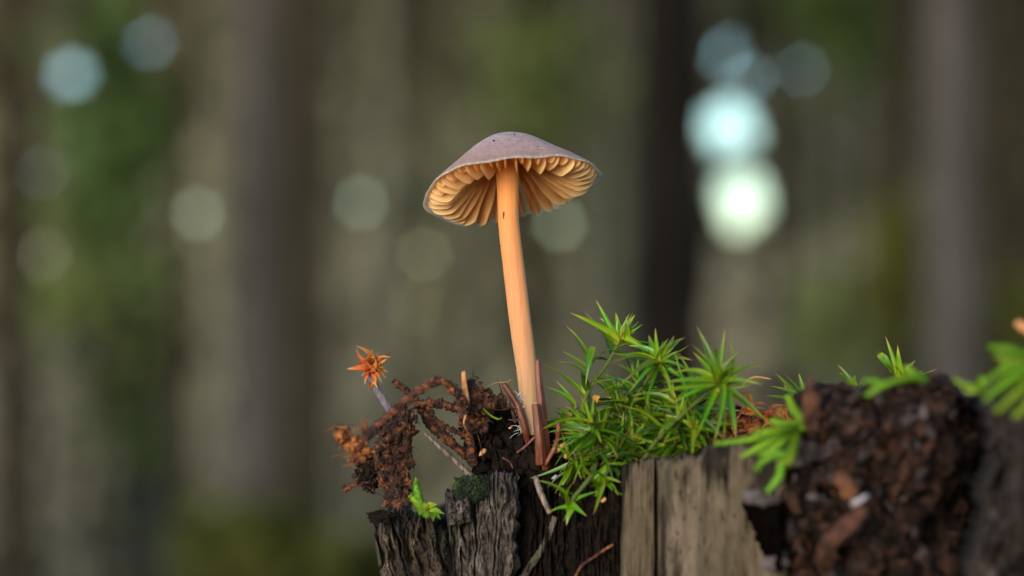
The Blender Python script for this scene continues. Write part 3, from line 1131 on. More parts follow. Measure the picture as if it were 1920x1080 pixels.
# ledge chips on the bark
mb = MB()
patch(mb, (836, 934, 4), (880, 930, 7), (842, 985, 6), (884, 978, 8), 40, 40, bark_disp(44, .7, 3, 2), 6, top=lambda u: 8 * nz(u, 0, 6, 1, 48), edge=.25, edge_d=2)
part('bark_chip', mb, MAT['bark'], STUMP)
mb = MB()
lump(mb, P(716, 968, 4), (px2m(24), px2m(14), px2m(12)), 4, .5, 1.8, .2)
part('bark_chip', mb, MAT['soil'], STUMP)

# moss cushion on the grey bark
mb = MB()
lump(mb, P(885, 916, 5), (px2m(30), px2m(20), px2m(23)), 4, .5, 1.8, .1, 4)
for k in range(900):
    th, r = random.uniform(0, 6.28), random.random() ** .5
    p = P(885 + 36 * r * math.cos(th), 917 + 25 * r * math.sin(th), 5.2 + 1.7 * math.sqrt(max(0, 1 - r * r)) + random.gauss(0, .2))
    s = px2m(random.uniform(1.4, 3.2))
    lump(mb, p, (s, s, s), 1, .7, 1.5, 0)
solo('moss_cushion', mb, MAT['cushion'], 'dark green moss cushion growing on top of the grey bark', 'moss', origin=P(885, 930, 4))

# crumbling wood on the right: a bulky rotten mass closed all round, then separate chunks set in it
mb = MB()
TOPPX = [(1462, 905), (1486, 860), (1499, 800), (1505, 740), (1514, 720), (1545, 716), (1600, 732), (1640, 726), (1700, 718), (1760, 716), (1800, 730), (1850, 748), (1900, 735), (1960, 742), (2060, 735), (2200, 745), (2400, 760), (2600, 800)]


def top_at(px):
    for (a, ya), (b, yb) in zip(TOPPX, TOPPX[1:]):
        if a <= px <= b:
            return ya + (yb - ya) * (px - a) / (b - a)
    return 800


nx, ny = 300, 260
V = []
rot_pts = []
for j in range(ny + 1):
    v = j / ny
    for i in range(nx + 1):
        u = i / nx
        px = 1462 + u ** 1.25 * 1130
        d0 = 35 + 5 * min(1, (px - 1462) / 250)
        ty = top_at(px) + 10 * nz(px * .012, 0, 1, 1, 4, 4)
        if v < .68:       # front face, from below the frame up to the rim
            s = v / .68
            py = 1420 + (ty - 1420) * s
            d = d0 - 7 * max(0, s - .86) / .14 * max(0, s - .86) / .14
            back = 0
        else:             # top, running back over the stump
            s = (v - .68) / .32
            py = ty + 8 * s
            d = d0 - 7
            back = 36 * s
            if s > .7:
                py += 120 * (s - .7)
        q = P(px + back * .6, py, d - back)
        big = fbm(q * 95 + Vector((3, 1, 7)), 4, .6)
        hole = max(0, fbm(q * 150 + Vector((9, 4, 1)), 3, .8) - .12)
        fine = fbm(q * 480, 4, .4)
        # deep black gap towards the right piece
        gap = 7 * math.exp(-((px - 1835) / 34) ** 2) * (1 if v < .9 else 0)
        hole2 = max(0, fbm(q * 340 + Vector((2, 8, 5)), 3, .7) - .05)
        off = (3.8 * big - 11 * hole - 5.5 * hole2 + 0.9 * fine - gap) * MM
        if v < .68:
            q = q - FWD * off
        else:
            q = q + Vector((0, 0, off * .5 * (1 - s)))
        V.append(q)
        if v < .68 and 1470 < px < 1960 and py < 1110:
            rot_pts.append((q.copy(), px, py))
W = nx + 1
mb.add(V, [(j * W + i, j * W + i + 1, (j + 1) * W + i + 1, (j + 1) * W + i) for j in range(ny) for i in range(nx)])
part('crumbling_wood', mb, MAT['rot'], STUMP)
chunk_me = {}
for nm, k in (('rot_tan', 4), ('rot_lilac', 4), ('rot_brown', 4)):
    chunk_me[nm] = []
    for q in range(k):
        mb = MB()
        lump(mb, (0, 0, 0), (1.1, .5, random.uniform(.3, .55)), 3, .9, 1.5, .4, 4)
        chunk_me[nm].append(mb.mesh('chunk', MAT[nm]))
cnt = 0
while cnt < 300 - 9:
    q, px, py = random.choice(rot_pts)
    if 1790 < px < 1865 and py < 920 and random.random() < .93:
        continue
    dark = 1600 < px < 1860 and 860 < py < 1010
    if dark and random.random() < .55:
        continue
    nm = random.choices(['rot_tan', 'rot_lilac', 'rot_brown'], [3 if px < 1650 else 1, 2.2, 3])[0]
    o = put('chunk', random.choice(chunk_me[nm]), STUMP)
    s = px2m(random.choice((6, 7, 8, 10, 12, 14, 18)) * random.uniform(.8, 1.2), 45)
    R = rand_rot() if random.random() < .35 else Euler((random.gauss(0, .5), random.gauss(1.3, .5), random.gauss(0, .5))).to_matrix()
    o.matrix_local = Matrix.Translation(q - STUMP.location + Vector((0, random.uniform(-.0015, .0012), 0))) @ R.to_4x4() @ Matrix.Diagonal((s, s, s, 1))
    cnt += 1
# named larger bits: pale ledge, rolled piece, white flakes, right-hand piece, black patch for the shade in a notch
for (px, py, d, a, b, c, rz, mt) in ((1492, 850, 34, 46, 24, 22, -.1, 'rot_lilac'), (1732, 772, 45, 5, 5, 13, .1, 'rot_lilac'), (1612, 938, 46, 17, 6, 5, .5, 'pale_chip'), (1523, 931, 41, 9, 6, 6, .2, 'rot_lilac'), (1584, 992, 45, 62, 16, 13, .75, 'rot_brown'), (1520, 760, 35, 16, 20, 42, 0, 'rot_tan'), (1455, 1055, 36, 24, 16, 14, .3, 'rot_lilac'), (1585, 910, 41, 14, 12, 26, .5, 'rot_tan')):
    mb = MB()
    lump(mb, P(px, py, d), (px2m(a, d), px2m(b, d), px2m(c, d)), 4, .55, 1.6, .15, rot=Matrix.Rotation(-rz, 3, 'Y'))
    part('chunk', mb, MAT[mt], STUMP)
mb = MB()
patch(mb, (1862, 748, 47), (1990, 742, 49), (1815, 1420, 45), (1990, 1420, 51), 90, 150, lambda u, v: 3.0 * nz(u, v, 3, 4, 71, 5, .5) - 4 * max(0, nz(u, v, 3, 5, 75, 3) - .1) * 2 + (2 if u < .5 else 0), 14, top=lambda u: 12 * nz(u, 0, 5, 1, 78), side=lambda v: 22 * nz(v, 0, 3.5, 1, 13), edge=.2, edge_d=4)
part('wood_splinter', mb, MAT['rot_dusk'], STUMP)['label'] = 'mauve grey splinter of rotten wood at the right side of the black gap'
mb = MB()
patch(mb, (1397, 944, 35), (1470, 940, 39), (1446, 1072, 35), (1468, 1072, 39), 40, 50, lambda u, v: 1.4 * nz(u, v, 3, 3, 91, 4), 14, top=lambda u: 8 * nz(u, 0, 4, 1, 92), side=lambda v: 9 * nz(v, 0, 5, 1, 93), edge=.3, edge_d=3)
part('notch_shade', mb, MAT['notch_black'], STUMP)['label'] = 'black wedge painting the shade of a notch in the pale wood'  # black patch standing in for the shade of a hollow
mb = MB()
lump(mb, P(1424, 935, 37), (px2m(30), px2m(24), px2m(11)), 4, .35, 1.6, .15, rot=Matrix.Rotation(.12, 3, 'Y'))
part('chunk', mb, MAT['rot_lilac'], STUMP)


# ------------------------------------------------------------------ soil and dead stuff under the mushroom
def clump(name, blobs, mat, label, cat, ncr=200, cr=5, cmat=None, group=None, fuzz=0):
    c = P(*blobs[0][:3])
    root = thing(name, label, cat, c, group)
    mb = MB()
    pts = []
    for (px, py, d, a, b, e) in blobs:
        lump(mb, P(px, py, d), (px2m(a) * .72, px2m(b) * .72, px2m(e) * .72), 4, .5, 1.7, .12, 4)
        for k in range(int(a * e / 12)):
            q = Vector((random.gauss(0, 1), random.gauss(-.3, 1), random.gauss(0, 1))).normalized() * random.uniform(.6, 1.05)
            s_ = px2m(random.uniform(4, 13)) * min(1.3, max(.6, a / 30))
            lump(mb, P(px, py, d) + Vector((q.x * px2m(a), q.y * px2m(b), q.z * px2m(e))), (s_, s_ * random.uniform(.35, .8), s_ * random.uniform(.2, .55)), 2, .8, 1.6, .25, 3.5, rot=rand_rot())
    part('body', mb, mat, root)
    src = list(mb.v)
    mb2 = MB()
    for k in range(ncr):
        p = Vector(random.choice(src))
        s = px2m(cr) * random.uniform(.35, 1.25)
        lump(mb2, p, (s, s * random.uniform(.4, 1), s * random.uniform(.3, .8)), 1, 1.0, 1.5, 0, rot=rand_rot())
    for k in range(fuzz):
        p = Vector(random.choice(src))
        t_ = p + Vector((random.gauss(0, .0011), random.gauss(-.0002, .0007), random.gauss(0, .0011)))
        tube(mb2, [p, (p + t_) / 2 + Vector((random.gauss(0, .0004), 0, random.gauss(0, .0004))), t_], [px2m(2.4), px2m(2), px2m(.6)], 6, 5, flat=.5)
    o = part('crumbs', mb2, cmat or MAT['crumb'], root)
    o['kind'] = 'stuff'
    return root


clump('soil_clump', [(960, 850, -3, 85, 70, 62), (1010, 880, -2, 62, 60, 60), (905, 815, -2, 38, 40, 48), (1050, 860, -8, 60, 60, 55), (945, 800, -3, 45, 35, 30)], MAT['soil'], 'black soil clump around the foot of the mushroom', 'soil', 420, 6, MAT['soil'], fuzz=60)
clump('litter_clump', [(885, 745, 5, 20, 16, 38), (905, 755, 4, 24, 16, 26), (890, 785, 3, 26, 18, 34), (930, 755, 3, 22, 12, 14)], MAT['rust'], 'rusty crumbling litter clump left of the mushroom stem', 'litter', 220, 5, MAT['crumb'], fuzz=40)
clump('litter_clump', [(742, 812, 3, 34, 20, 26), (738, 858, 3, 36, 20, 36), (740, 905, 4, 28, 18, 34), (745, 938, 5, 24, 16, 20), (758, 782, 3, 22, 14, 18)], MAT['rust'], 'tall column of reddish brown litter hanging above the split bark', 'litter', 420, 6, MAT['crumb'], fuzz=60)
clump('litter_clump', [(688, 880, 1, 20, 18, 34), (695, 905, 1, 16, 14, 20)], MAT['soil'], 'small black soil lump at the side of the hanging litter column', 'soil', 90, 5, MAT['crumb'])
clump('litter_clump', [(660, 832, 14, 22, 12, 14), (636, 816, 15, 10, 8, 13), (680, 843, 13, 16, 10, 15), (668, 858, 14, 14, 9, 10), (650, 806, 14, 7, 6, 8), (686, 808, 13, 7, 6, 10)], MAT['rust_bright'], 'out-of-focus orange brown litter tuft at the end of the arched root', 'litter', 160, 6, MAT['rust_bright'], fuzz=50)
clump('litter_clump', [(1062, 785, -3, 14, 10, 12), (1052, 790, -3, 10, 10, 10)], MAT['rust_bright'], 'tiny rust red crumb heap between the stem foot and the moss', 'litter', 70, 3, MAT['rust'])


def root_thing(pts, r, label, mat='root', name='root', cr=0, crs=4, rough=.5, fz=0, cmat='crumb'):
    w = [P(*p) for p in pts]
    root = thing(name, label, name.replace('_', ' ').split()[-1], w[0])
    mb = MB()
    c = tube(mb, w, [px2m(x) * .76 for x in r], 60, 12, rough, 1700)
    part('shaft', mb, MAT[mat], root)
    if cr:
        mb = MB()
        rr = px2m(sum(r) / len(r) if isinstance(r, (list, tuple)) else r)
        crumbs(mb, c, rr, int(cr * 1.8), px2m(crs) * 1.1)
        for k in range(fz // 3):
            p = random.choice(c)
            t_ = p + Vector((random.gauss(0, .0007), random.gauss(0, .0005), random.gauss(0, .0007)))
            tube(mb, [p, t_], [px2m(1.2), px2m(.4)], 2, 4)
        o = part('crumbs', mb, MAT[cmat], root)
        o['kind'] = 'stuff'
    return root


root_thing([(668, 842, 14), (690, 815, 14), (718, 790, 13), (745, 765, 13), (775, 740, 12), (800, 722, 12), (828, 715, 11), (848, 726, 10), (863, 747, 9), (876, 768, 7)], [10, 9, 9, 10, 8, 7, 7, 7, 8, 8], 'arched reddish root curving over from the orange tuft to the stem litter', cr=150, crs=4.5, fz=30, cmat='rust')
root_thing([(742, 716, 0), (762, 733, 0), (785, 755, 0), (803, 785, 0), (812, 800, 0)], [7, 6, 7, 8, 6], 'short blunt dark root poking up left of the arched root', cr=90, crs=3.5, fz=15)
root_thing([(780, 758, 1), (810, 756, 1), (842, 760, 1), (872, 768, 2)], [8, 8, 7, 8], 'knobbly dark root running level to the rusty litter clump', cr=150, crs=4, fz=20)
root_thing([(802, 762, 1), (815, 785, 1), (835, 800, 1), (860, 812, 1), (880, 818, 0)], [5, 5, 5, 6, 6], 'thin curved root under the knobbly level root', cr=70, crs=3, fz=10)
root_thing([(788, 765, 0), (806, 795, 0), (830, 816, 0), (852, 836, 0), (876, 855, -1), (900, 868, -2)], [7, 9, 9, 9, 8, 8], 'thick crumb-covered root slanting down to the black soil', cr=190, crs=4.2, fz=25)
root_thing([(645, 918, 1), (660, 910, 1), (676, 905, 1), (692, 898, 1)], [5, 7, 8, 8], 'blunt root stub sticking out of the hanging litter column', cr=40, crs=3)
root_thing([(876, 770, 4), (878, 800, 3), (882, 830, 2), (886, 870, 0)], [10, 9, 10, 12], 'upright brown root under the rusty litter clump', 'rust', cr=60, crs=4)
root_thing([(1046, 788, 3), (1047, 808, 3), (1043, 832, 4), (1032, 855, 4), (1022, 872, 4)], [7, 6, 6, 6, 4], 'curved glossy red root beside the moss foot', 'stalk', rough=.12)
root_thing([(1022, 800, 4), (1000, 822, 4), (985, 837, 4), (969, 849, 4)], [3, 3.5, 3, 2], 'thin red rootlet crossing the black soil', 'stalk', rough=.12)
root_thing([(942, 858, 4), (955, 866, 4), (962, 878, 4)], [2.5, 2.5, 1.5], 'short brown rootlet curling on the black soil', 'root', rough=.12)
root_thing([(1040, 968, 6), (1030, 1000, 6), (1012, 1035, 6), (985, 1075, 6), (960, 1110, 6)], [7, 8, 8, 9, 9], 'dark dead twig slanting down the black rotted bark', 'bark', 'dead_twig', rough=.3)
root_thing([(1150, 1020, 13), (1120, 1040, 12), (1090, 1062, 11), (1075, 1090, 10)], [3, 3.5, 4, 4], 'thin ochre twig slanting below the hanging moss shoots', 'rust', 'dead_twig', rough=.3)


def needle(pts, r, mat, label, name='needle', prof=None):
    w = [P(*p) for p in pts]
    mb = MB()
    tube(mb, w, [px2m(x) for x in r], 40, 20, .04, 900, prof=prof)
    return solo(name, mb, MAT[mat], label, name.split('_')[-1], origin=w[-1])


GRV = lambda th, u: 1 - .28 * math.exp(-((math.sin(th / 2 + .4)) / .22) ** 2) - .22 * math.exp(-((math.sin(th / 2 - 1.0)) / .2) ** 2)
needle([(796, 812, 2), (818, 832, 2), (850, 861, 2), (895, 903, 1)], [3, 5.5, 6, 6], 'needle', 'pale grey grooved fir needle leaning between the roots and the bark', prof=GRV)
needle([(1003, 893, 7), (1014, 925, 7.5), (1031, 963, 8)], [5.5, 6, 5], 'needle', 'flat mauve brown needle hanging in front of the black soil', prof=GRV)
needle([(944, 720, 2), (958, 740, 2), (972, 765, 2), (984, 803, 2), (990, 830, 1)], [6, 7, 7, 7, 6], 'stalk', 'bent dark red stalk left of the mushroom foot', 'stalk', GRV)
needle([(1008, 674, 3), (1011, 720, 3), (1016, 770, 3), (1022, 830, 3), (1024, 880, 2)], [5, 7.5, 9, 9, 9], 'stalk', 'tall glossy red-brown grooved stalk standing in front of the mushroom foot', 'stalk', GRV)
needle([(1004, 758, 4.5), (1008, 790, 4.5), (1012, 830, 4.5), (1014, 870, 4)], [8, 9, 10, 11], 'stalk', 'short broken red-brown stalk stub against the tall glossy stalk', 'stalk', GRV)
needle([(1366, 762, -6), (1384, 770, -6), (1408, 785, -6)], [4, 9, 2], 'soil', 'black bud scale lying in the orange litter', 'scale')
needle([(955, 755, 2.4), (962, 775, 2.4), (966, 792, 2.4)], [2.5, 3, 3], 'root', 'thin splinter beside the bent dark red stalk', 'splinter')

# wood chip, bent straw, curled yellow-green leaf
mb = MB()
patch(mb, (865, 698, 8), (872, 694, 8), (866, 750, 8), (881, 752, 8), 10, 24, lambda u, v: .15 * nz(u, v, 3, 4, 5), 1.0, edge=.2, edge_d=.3)
solo('wood_chip', mb, MAT['chip'], 'pale orange wood chip standing upright in the rusty litter clump', 'wood chip', origin=P(872, 752, 7))


def ribbon(pts, w, mat, label, name, cat, flat=.25):
    q = [P(*p) for p in pts]
    mb = MB()
    tube(mb, q, [px2m(x) for x in w], 30, 10, .08, 900, flat=flat)
    return solo(name, mb, MAT[mat], label, cat, origin=q[0])


ribbon([(912, 726, 2.5), (930, 718, 2.6), (952, 716, 2.8), (958, 711, 2.8)], [1.5, 3, 3, 4], 'chip', 'pale straw lying across the top of the bent red stalk', 'straw', 'straw')
ribbon([(905, 765, 6), (918, 778, 6), (933, 786, 6), (941, 784, 6)], [3, 5, 6, 3], 'feather', 'curled yellow-green dead leaf in the rusty litter clump', 'curled_leaf', 'leaf')
ribbon([(878, 768, 6), (870, 790, 6), (876, 806, 5)], [6, 8, 4], 'chip', 'cream flake at the underside of the rusty litter clump', 'flake', 'flake')
ribbon([(1905, 604, 52), (1916, 612, 52), (1940, 626, 52), (1975, 660, 50), (2010, 745, 48)], [5, 7, 8, 8, 9], 'chip', 'orange twig tip reaching in over the right end of the stump', 'twig', 'twig', 1)
ribbon([(1218, 712, -8), (1226, 728, -8), (1238, 736, -8), (1256, 734, -8)], [5, 6, 5, 4], 'feather', 'yellow curled stalk inside the moss tuft', 'curled_stalk', 'stalk', 1)
ribbon([(1393, 722, -4), (1404, 712, -4), (1420, 707, -4), (1446, 711, -4)], [1.5, 2.5, 2.5, 1], 'chip', 'thin arched orange stalk behind the biggest moss rosette', 'dry_stalk', 'stalk', 1)


# ------------------------------------------------------------------ dried orange moss shoot on the left
def dried_shoot():
    b = P(738, 782, 1)
    root = thing('dried_moss_shoot', 'dried moss shoot with a tuft of bright orange curled leaves on a mauve stem', 'dried moss', b)
    mb = MB()
    c = tube(mb, [b, P(726, 762, 1), P(713, 742, 1), P(702, 722, 1), P(694, 703, 1), P(693, 688, 1)], [px2m(x) for x in (7, 7, 7, 7.5, 8, 6)], 50, 12, .22, 1500)
    crumbs(mb, c, px2m(7), 50, px2m(2.6))
    part('stem', mb, MAT['purple_stem'], root)
    rl = [(random.uniform(688, 704), random.uniform(684, 706), random.uniform(672, 726), random.uniform(662, 712), random.uniform(0, 4), random.randrange(4), random.uniform(24, 44)) for _ in range(16)]
    for (x0, y0, x1, y1, dd, k, wd) in rl + list(((694, 693, 650, 692, 1, 0, 50), (690, 690, 669, 653, -.5, 2, 46), (698, 690, 667, 648, 1.5, 3, 60), (700, 688, 741, 659, 0, 0, 44), (704, 680, 733, 670, 1, 1, 30), (698, 695, 724, 710, 1.2, 1, 40), (696, 692, 726, 672, 2.2, 2, 56), (694, 694, 712, 660, 1.8, 0, 50), (692, 698, 680, 676, 2, 2, 46), (698, 702, 722, 690, 2.5, 0, 46), (700, 700, 706, 725, 1.5, 1, 34), (694, 700, 676, 706, 1.5, 1, 32), (690, 690, 700, 655, -1, 0, 50), (702, 698, 728, 698, 1, 1, 34), (697, 712, 690, 735, 1.5, 2, 26), (700, 715, 708, 728, 2, 0, 24), (694, 690, 718, 668, -.5, 2, 52), (696, 698, 714, 680, 3, 2, 50), (700, 694, 718, 702, 3, 0, 44), (692, 694, 704, 672, 3, 1, 40), (704, 706, 716, 718, 2, 3, 36), (692, 704, 684, 722, 2, 1, 30), (698, 684, 692, 664, 2, 2, 44))):
        place_leaf(DRY[k], P(x0, y0, 1.2), P(x1, y1, 1 + dd), root, px2m(wd) * 1.45, Vector((random.gauss(0, .4), -.7, .8)))


dried_shoot()


# ------------------------------------------------------------------ haircap moss
ML = px2m(1.0)


def shoot(label, stem, tips, n_low=16, L=95, group=None, young=7, wid=62, r=4.5, droop=0.2, seed=1):
    random.seed(seed)
    w = [P(*p) for p in stem]
    root = thing('moss_shoot', label, 'moss', w[0], group)
    mb = MB()
    c = tube(mb, w, [px2m(r), px2m(r * .9), px2m(r * .7)], 30, 9, .12, 1200)
    part('stem', mb, MAT['moss_stem'], root)
    apex = c[-1]
    ax = (c[-1] - c[-6]).normalized()
    dap = stem[-1][2]
    for t_ in tips:
        x, y = t_[0], t_[1]
        dd = t_[2] if len(t_) > 2 else random.gauss(0, 2.0)
        b = P(t_[3], t_[4], dap) if len(t_) > 4 else apex + Vector((random.gauss(0, .0003), random.gauss(0, .0003), random.gauss(0, .0003)))
        place_leaf(random.choice(LEAF), b, P(x, y, dap + dd), root, px2m(wid) * random.uniform(.85, 1.15))
    for k in range(young):
        th = k * 2.4 + seed
        sp = .12 + .09 * k
        a = ax.orthogonal().normalized()
        d = (ax + (a * math.cos(th) + ax.cross(a) * math.sin(th)) * sp).normalized()
        place_leaf(random.choice(YOUNG), apex, apex + d * px2m(L * random.uniform(.35, .7)), root, px2m(wid * .62), -a)
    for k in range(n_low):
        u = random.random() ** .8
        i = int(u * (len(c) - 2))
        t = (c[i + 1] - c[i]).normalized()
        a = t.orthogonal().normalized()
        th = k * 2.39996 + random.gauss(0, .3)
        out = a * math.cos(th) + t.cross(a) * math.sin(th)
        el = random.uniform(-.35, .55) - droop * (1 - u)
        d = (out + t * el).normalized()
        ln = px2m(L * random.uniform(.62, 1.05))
        place_leaf(random.choice(OLD_SHADED if random.random() < (.75 - .5 * u) else LEAF), c[i], c[i] + d * ln, root, px2m(wid) * random.uniform(.75, 1.1), t + Vector((random.gauss(0, .2), random.gauss(0, .2), .3)))  # dark copies get commoner down the stem, painting in shade
    return root


shoot('tall leaning moss shoot next to the mushroom stem, with bare lower stem',
      [(1066, 890, 2), (1080, 800, 1), (1106, 728, 0), (1140, 680, 0), (1161, 640, 0)],
      [(1117, 562, 0), (1068, 586, 1), (1094, 582, -1), (1124, 596, -1), (1154, 585, -1.5), (1174, 593), (1191, 590, 0), (1191, 623, 1), (1237, 644, 0), (1232, 668, 2), (1061, 610, 0, 1100, 676), (1053, 658, 0, 1102, 694), (1043, 677, 1, 1102, 718), (1017, 684, 0, 1091, 746), (1021, 724, 1, 1077, 760), (1042, 713, 0, 1076, 768), (1035, 757, 1, 1072, 780), (1036, 769, 2, 1062, 792), (1098, 724, 2, 1112, 650), (1118, 664, 2, 1145, 655), (1108, 690, 1, 1128, 668), (1054, 706, -2, 1096, 740)], 12, 92, seed=3, wid=62)
shoot('moss shoot with yellow heart, second from the mushroom stem',
      [(1146, 900, 5), (1166, 810, 6), (1196, 740, 7), (1234, 684, 8)],
      [(1229, 615, 1), (1246, 646, 1.5), (1264, 629, -2), (1285, 633, -3), (1292, 647, 0), (1277, 664, 3), (1280, 684, -1), (1148, 663, 2), (1146, 682, 3), (1178, 648, -2), (1323, 717, 4), (1305, 722, 2), (1130, 690, 0), (1178, 738, 6), (1210, 770, 5), (1270, 756, 3), (1160, 726, 4), (1216, 628, -3), (1300, 676, -2), (1254, 634, -3), (1196, 648, -3)], 24, 95, seed=5)
shoot('biggest star-shaped moss rosette, broad bright leaves spread wide',
      [(1180, 905, 8), (1232, 825, 11), (1290, 768, 13), (1346, 722, 15)],
      [(1306, 611, 0), (1296, 645, 2), (1359, 618, -1), (1367, 636, 0), (1393, 655, 1), (1398, 684, 5), (1440, 684, 1), (1435, 711, 0), (1429, 721, 3), (1380, 823, 4), (1338, 832, 5), (1302, 826, 3), (1427, 784, 2), (1443, 795, 0), (1242, 717, 3), (1230, 735, 2), (1262, 700, -2), (1341, 652, -7), (1255, 760, 4), (1300, 660, -4)], 26, 105, wid=72, seed=8)
shoot('moss shoot half hidden behind the crumbling wood edge',
      [(1530, 850, -8), (1528, 800, -7), (1512, 770, -6)],
      [(1453, 698, 0), (1445, 724, 0), (1433, 741, 1), (1469, 721, -1), (1497, 699, -1), (1456, 782, 1), (1470, 700, -2)], 9, 75, wid=66, seed=9)
shoot('moss shoot with upright leaf tips behind the lime moss arc on the crumbling wood',
      [(1700, 800, 0), (1698, 750, 0), (1690, 712, 0)],
      [(1660, 630, 0), (1645, 660, 0), (1672, 700, 0, 1648, 664), (1683, 647, 1), (1717, 675, 0), (1731, 694, 0), (1676, 685, 1), (1757, 692, -3)], 3, 60, wid=66, seed=11)
shoot('small moss shoot, only one leaf pair above the crumbling wood',
      [(1606, 800, 0), (1604, 760, 0), (1602, 732, 0)],
      [(1570, 683, 0), (1572, 700, -1), (1615, 715, -1)], 2, 45, wid=62, young=1, seed=12)
shoot('dark hanging moss shoot in front of the black rotted bark',
      [(1120, 850, 8), (1110, 890, 10), (1078, 930, 11), (1070, 948, 11)],
      [(1005, 900, 1), (1045, 925, 2), (1130, 920, 1), (1062, 985, 1), (1100, 968, 2), (1030, 960, 0), (1080, 900, 2)], 6, 60, young=1, seed=14)
shoot('drooping moss shoot with a long hanging leaf beside the pale wood',
      [(1150, 860, 8), (1140, 880, 11), (1128, 905, 12)],
      [(1112, 966, 2, 1130, 890), (1105, 912, 2), (1165, 905, 1), (1090, 880, 2), (1160, 930, 1)], 8, 70, young=1, seed=15)
FILL = [(1085, 870, 1095, 800), (1110, 880, 1128, 812), (1140, 880, 1135, 800), (1160, 890, 1190, 830), (1190, 880, 1215, 800), (1220, 870, 1240, 790), (1250, 860, 1275, 790), (1130, 880, 1100, 845), (1170, 870, 1165, 760), (1285, 850, 1300, 800), (1205, 860, 1180, 790), (1100, 900, 1075, 860), (1150, 880, 1158, 845), (1235, 850, 1210, 760), (1290, 840, 1265, 750), (1215, 840, 1196, 716), (1180, 850, 1150, 740), (1120, 870, 1112, 790), (1300, 830, 1300, 742), (1260, 850, 1232, 800)]
for k, (x0, y0, x1, y1) in enumerate(FILL):
    d = 3 + 7 * math.sin(k * 2.3) + (x1 - 1080) * .012
    shoot('short moss shoot crowded in the low green tuft on the stump edge', [(x0, y0, d - 2), ((x0 + x1) / 2 + 4, (y0 + y1) / 2, d - 1), (x1, y1, d)],
          [], 32, 92, 'short moss shoots in the tuft', 5, 52, 3.6, .1, seed=30 + k)
random.seed(99)

# fine fresh threads and hairs low in the tuft
mb = MB()
for k in range(120):
    b = P(random.uniform(1160, 1330), random.uniform(800, 850), random.uniform(-4, 2))
    t_ = b + Vector((random.gauss(0, .0012), random.gauss(0, .0008), random.uniform(.001, .0045)))
    tube(mb, [b, (b + t_) / 2 + Vector((random.gauss(0, .0003), 0, 0)), t_], [px2m(1.6), px2m(1.3), px2m(.5)], 5, 4)
o = put('fine_moss', mb.mesh('fine_moss', MAT['moss_young'], P(1240, 850, 0)), None, P(1240, 850, 0))
o['kind'] = 'stuff'
o['label'] = 'fine pale green moss threads low in the tuft'
o['category'] = 'moss'

# ------------------------------------------------------------------ orange dry litter behind the moss
heap = MB()
for (x, y, d, a, b, c) in ((1235, 845, -10, 60, 60, 40), (1310, 822, -12, 70, 60, 44), (1400, 805, -14, 75, 60, 42), (1470, 805, -14, 60, 60, 38), (1160, 870, -8, 50, 60, 34)):
    lump(heap, P(x, y + 12, d), (px2m(a), px2m(b), px2m(c)), 5, .45, 1.8, .3, 5)
solo('litter_heap', heap, MAT['rust_bright'], 'rust brown litter heap behind the moss tuft on the stump top', 'litter', origin=P(1310, 880, -12))
LG = 'curled orange litter flakes behind the moss'
for k in range(235):
    x = random.uniform(1150, 1510) if k < 175 else random.uniform(1370, 1500)
    yt = 836 - 66 * math.sin(max(0, min(1, (x - 1130) / 400)) * 2.6)
    y = random.uniform(yt - 12, 868) if k < 175 else random.uniform(772, 835)
    d = random.uniform(-9, 5) - (6 if y < 800 else 0) + (4 if k >= 175 else 0)
    c = P(x, y, d)
    q = Vector((random.gauss(0, 1), random.gauss(0, .6), random.gauss(0, .45))).normalized() * px2m(random.uniform(18, 52))
    root = thing('dry_flake', 'curled orange dry leaf flake lying in the litter behind the moss', 'dry leaf', c, LG)
    place_leaf(random.choice(LITTER), c - q / 2, c + q / 2, root, px2m(random.uniform(30, 70)), Vector((random.gauss(0, 1), -1, random.gauss(.4, .8))), 'blade')
for k, (a, b, w) in enumerate((((1385, 735, -10), (1400, 765, -10), 40), ((1395, 735, -11), (1412, 772, -10), 46), ((1405, 768, -9), (1455, 778, -9), 26), ((1440, 775, -9), (1482, 765, -9), 24), ((1455, 795, -9), (1478, 755, -9), 34), ((1448, 782, -8), (1490, 772, -8), 30), ((1380, 752, -9), (1377, 742, -8), 60), ((1370, 800, -9), (1372, 776, -9), 30), ((1392, 800, -8), (1398, 780, -8), 24), ((1195, 792, -2), (1212, 770, -2), 60), ((1185, 800, -2), (1180, 770, -2), 50), ((1115, 752, 2), (1125, 742, 2), 70), ((1205, 755, -3), (1212, 775, -3), 55))):
    p0, p1 = P(*a), P(*b)
    root = thing('dry_strand', 'long loose orange dry strand sticking out above the litter heap', 'dry leaf', p0, 'loose orange strands above the litter')
    place_leaf(LITTER[1 if k % 2 else 3], p0, p1, root, px2m(w * 2), Vector((0, -.6, 1)), 'blade')


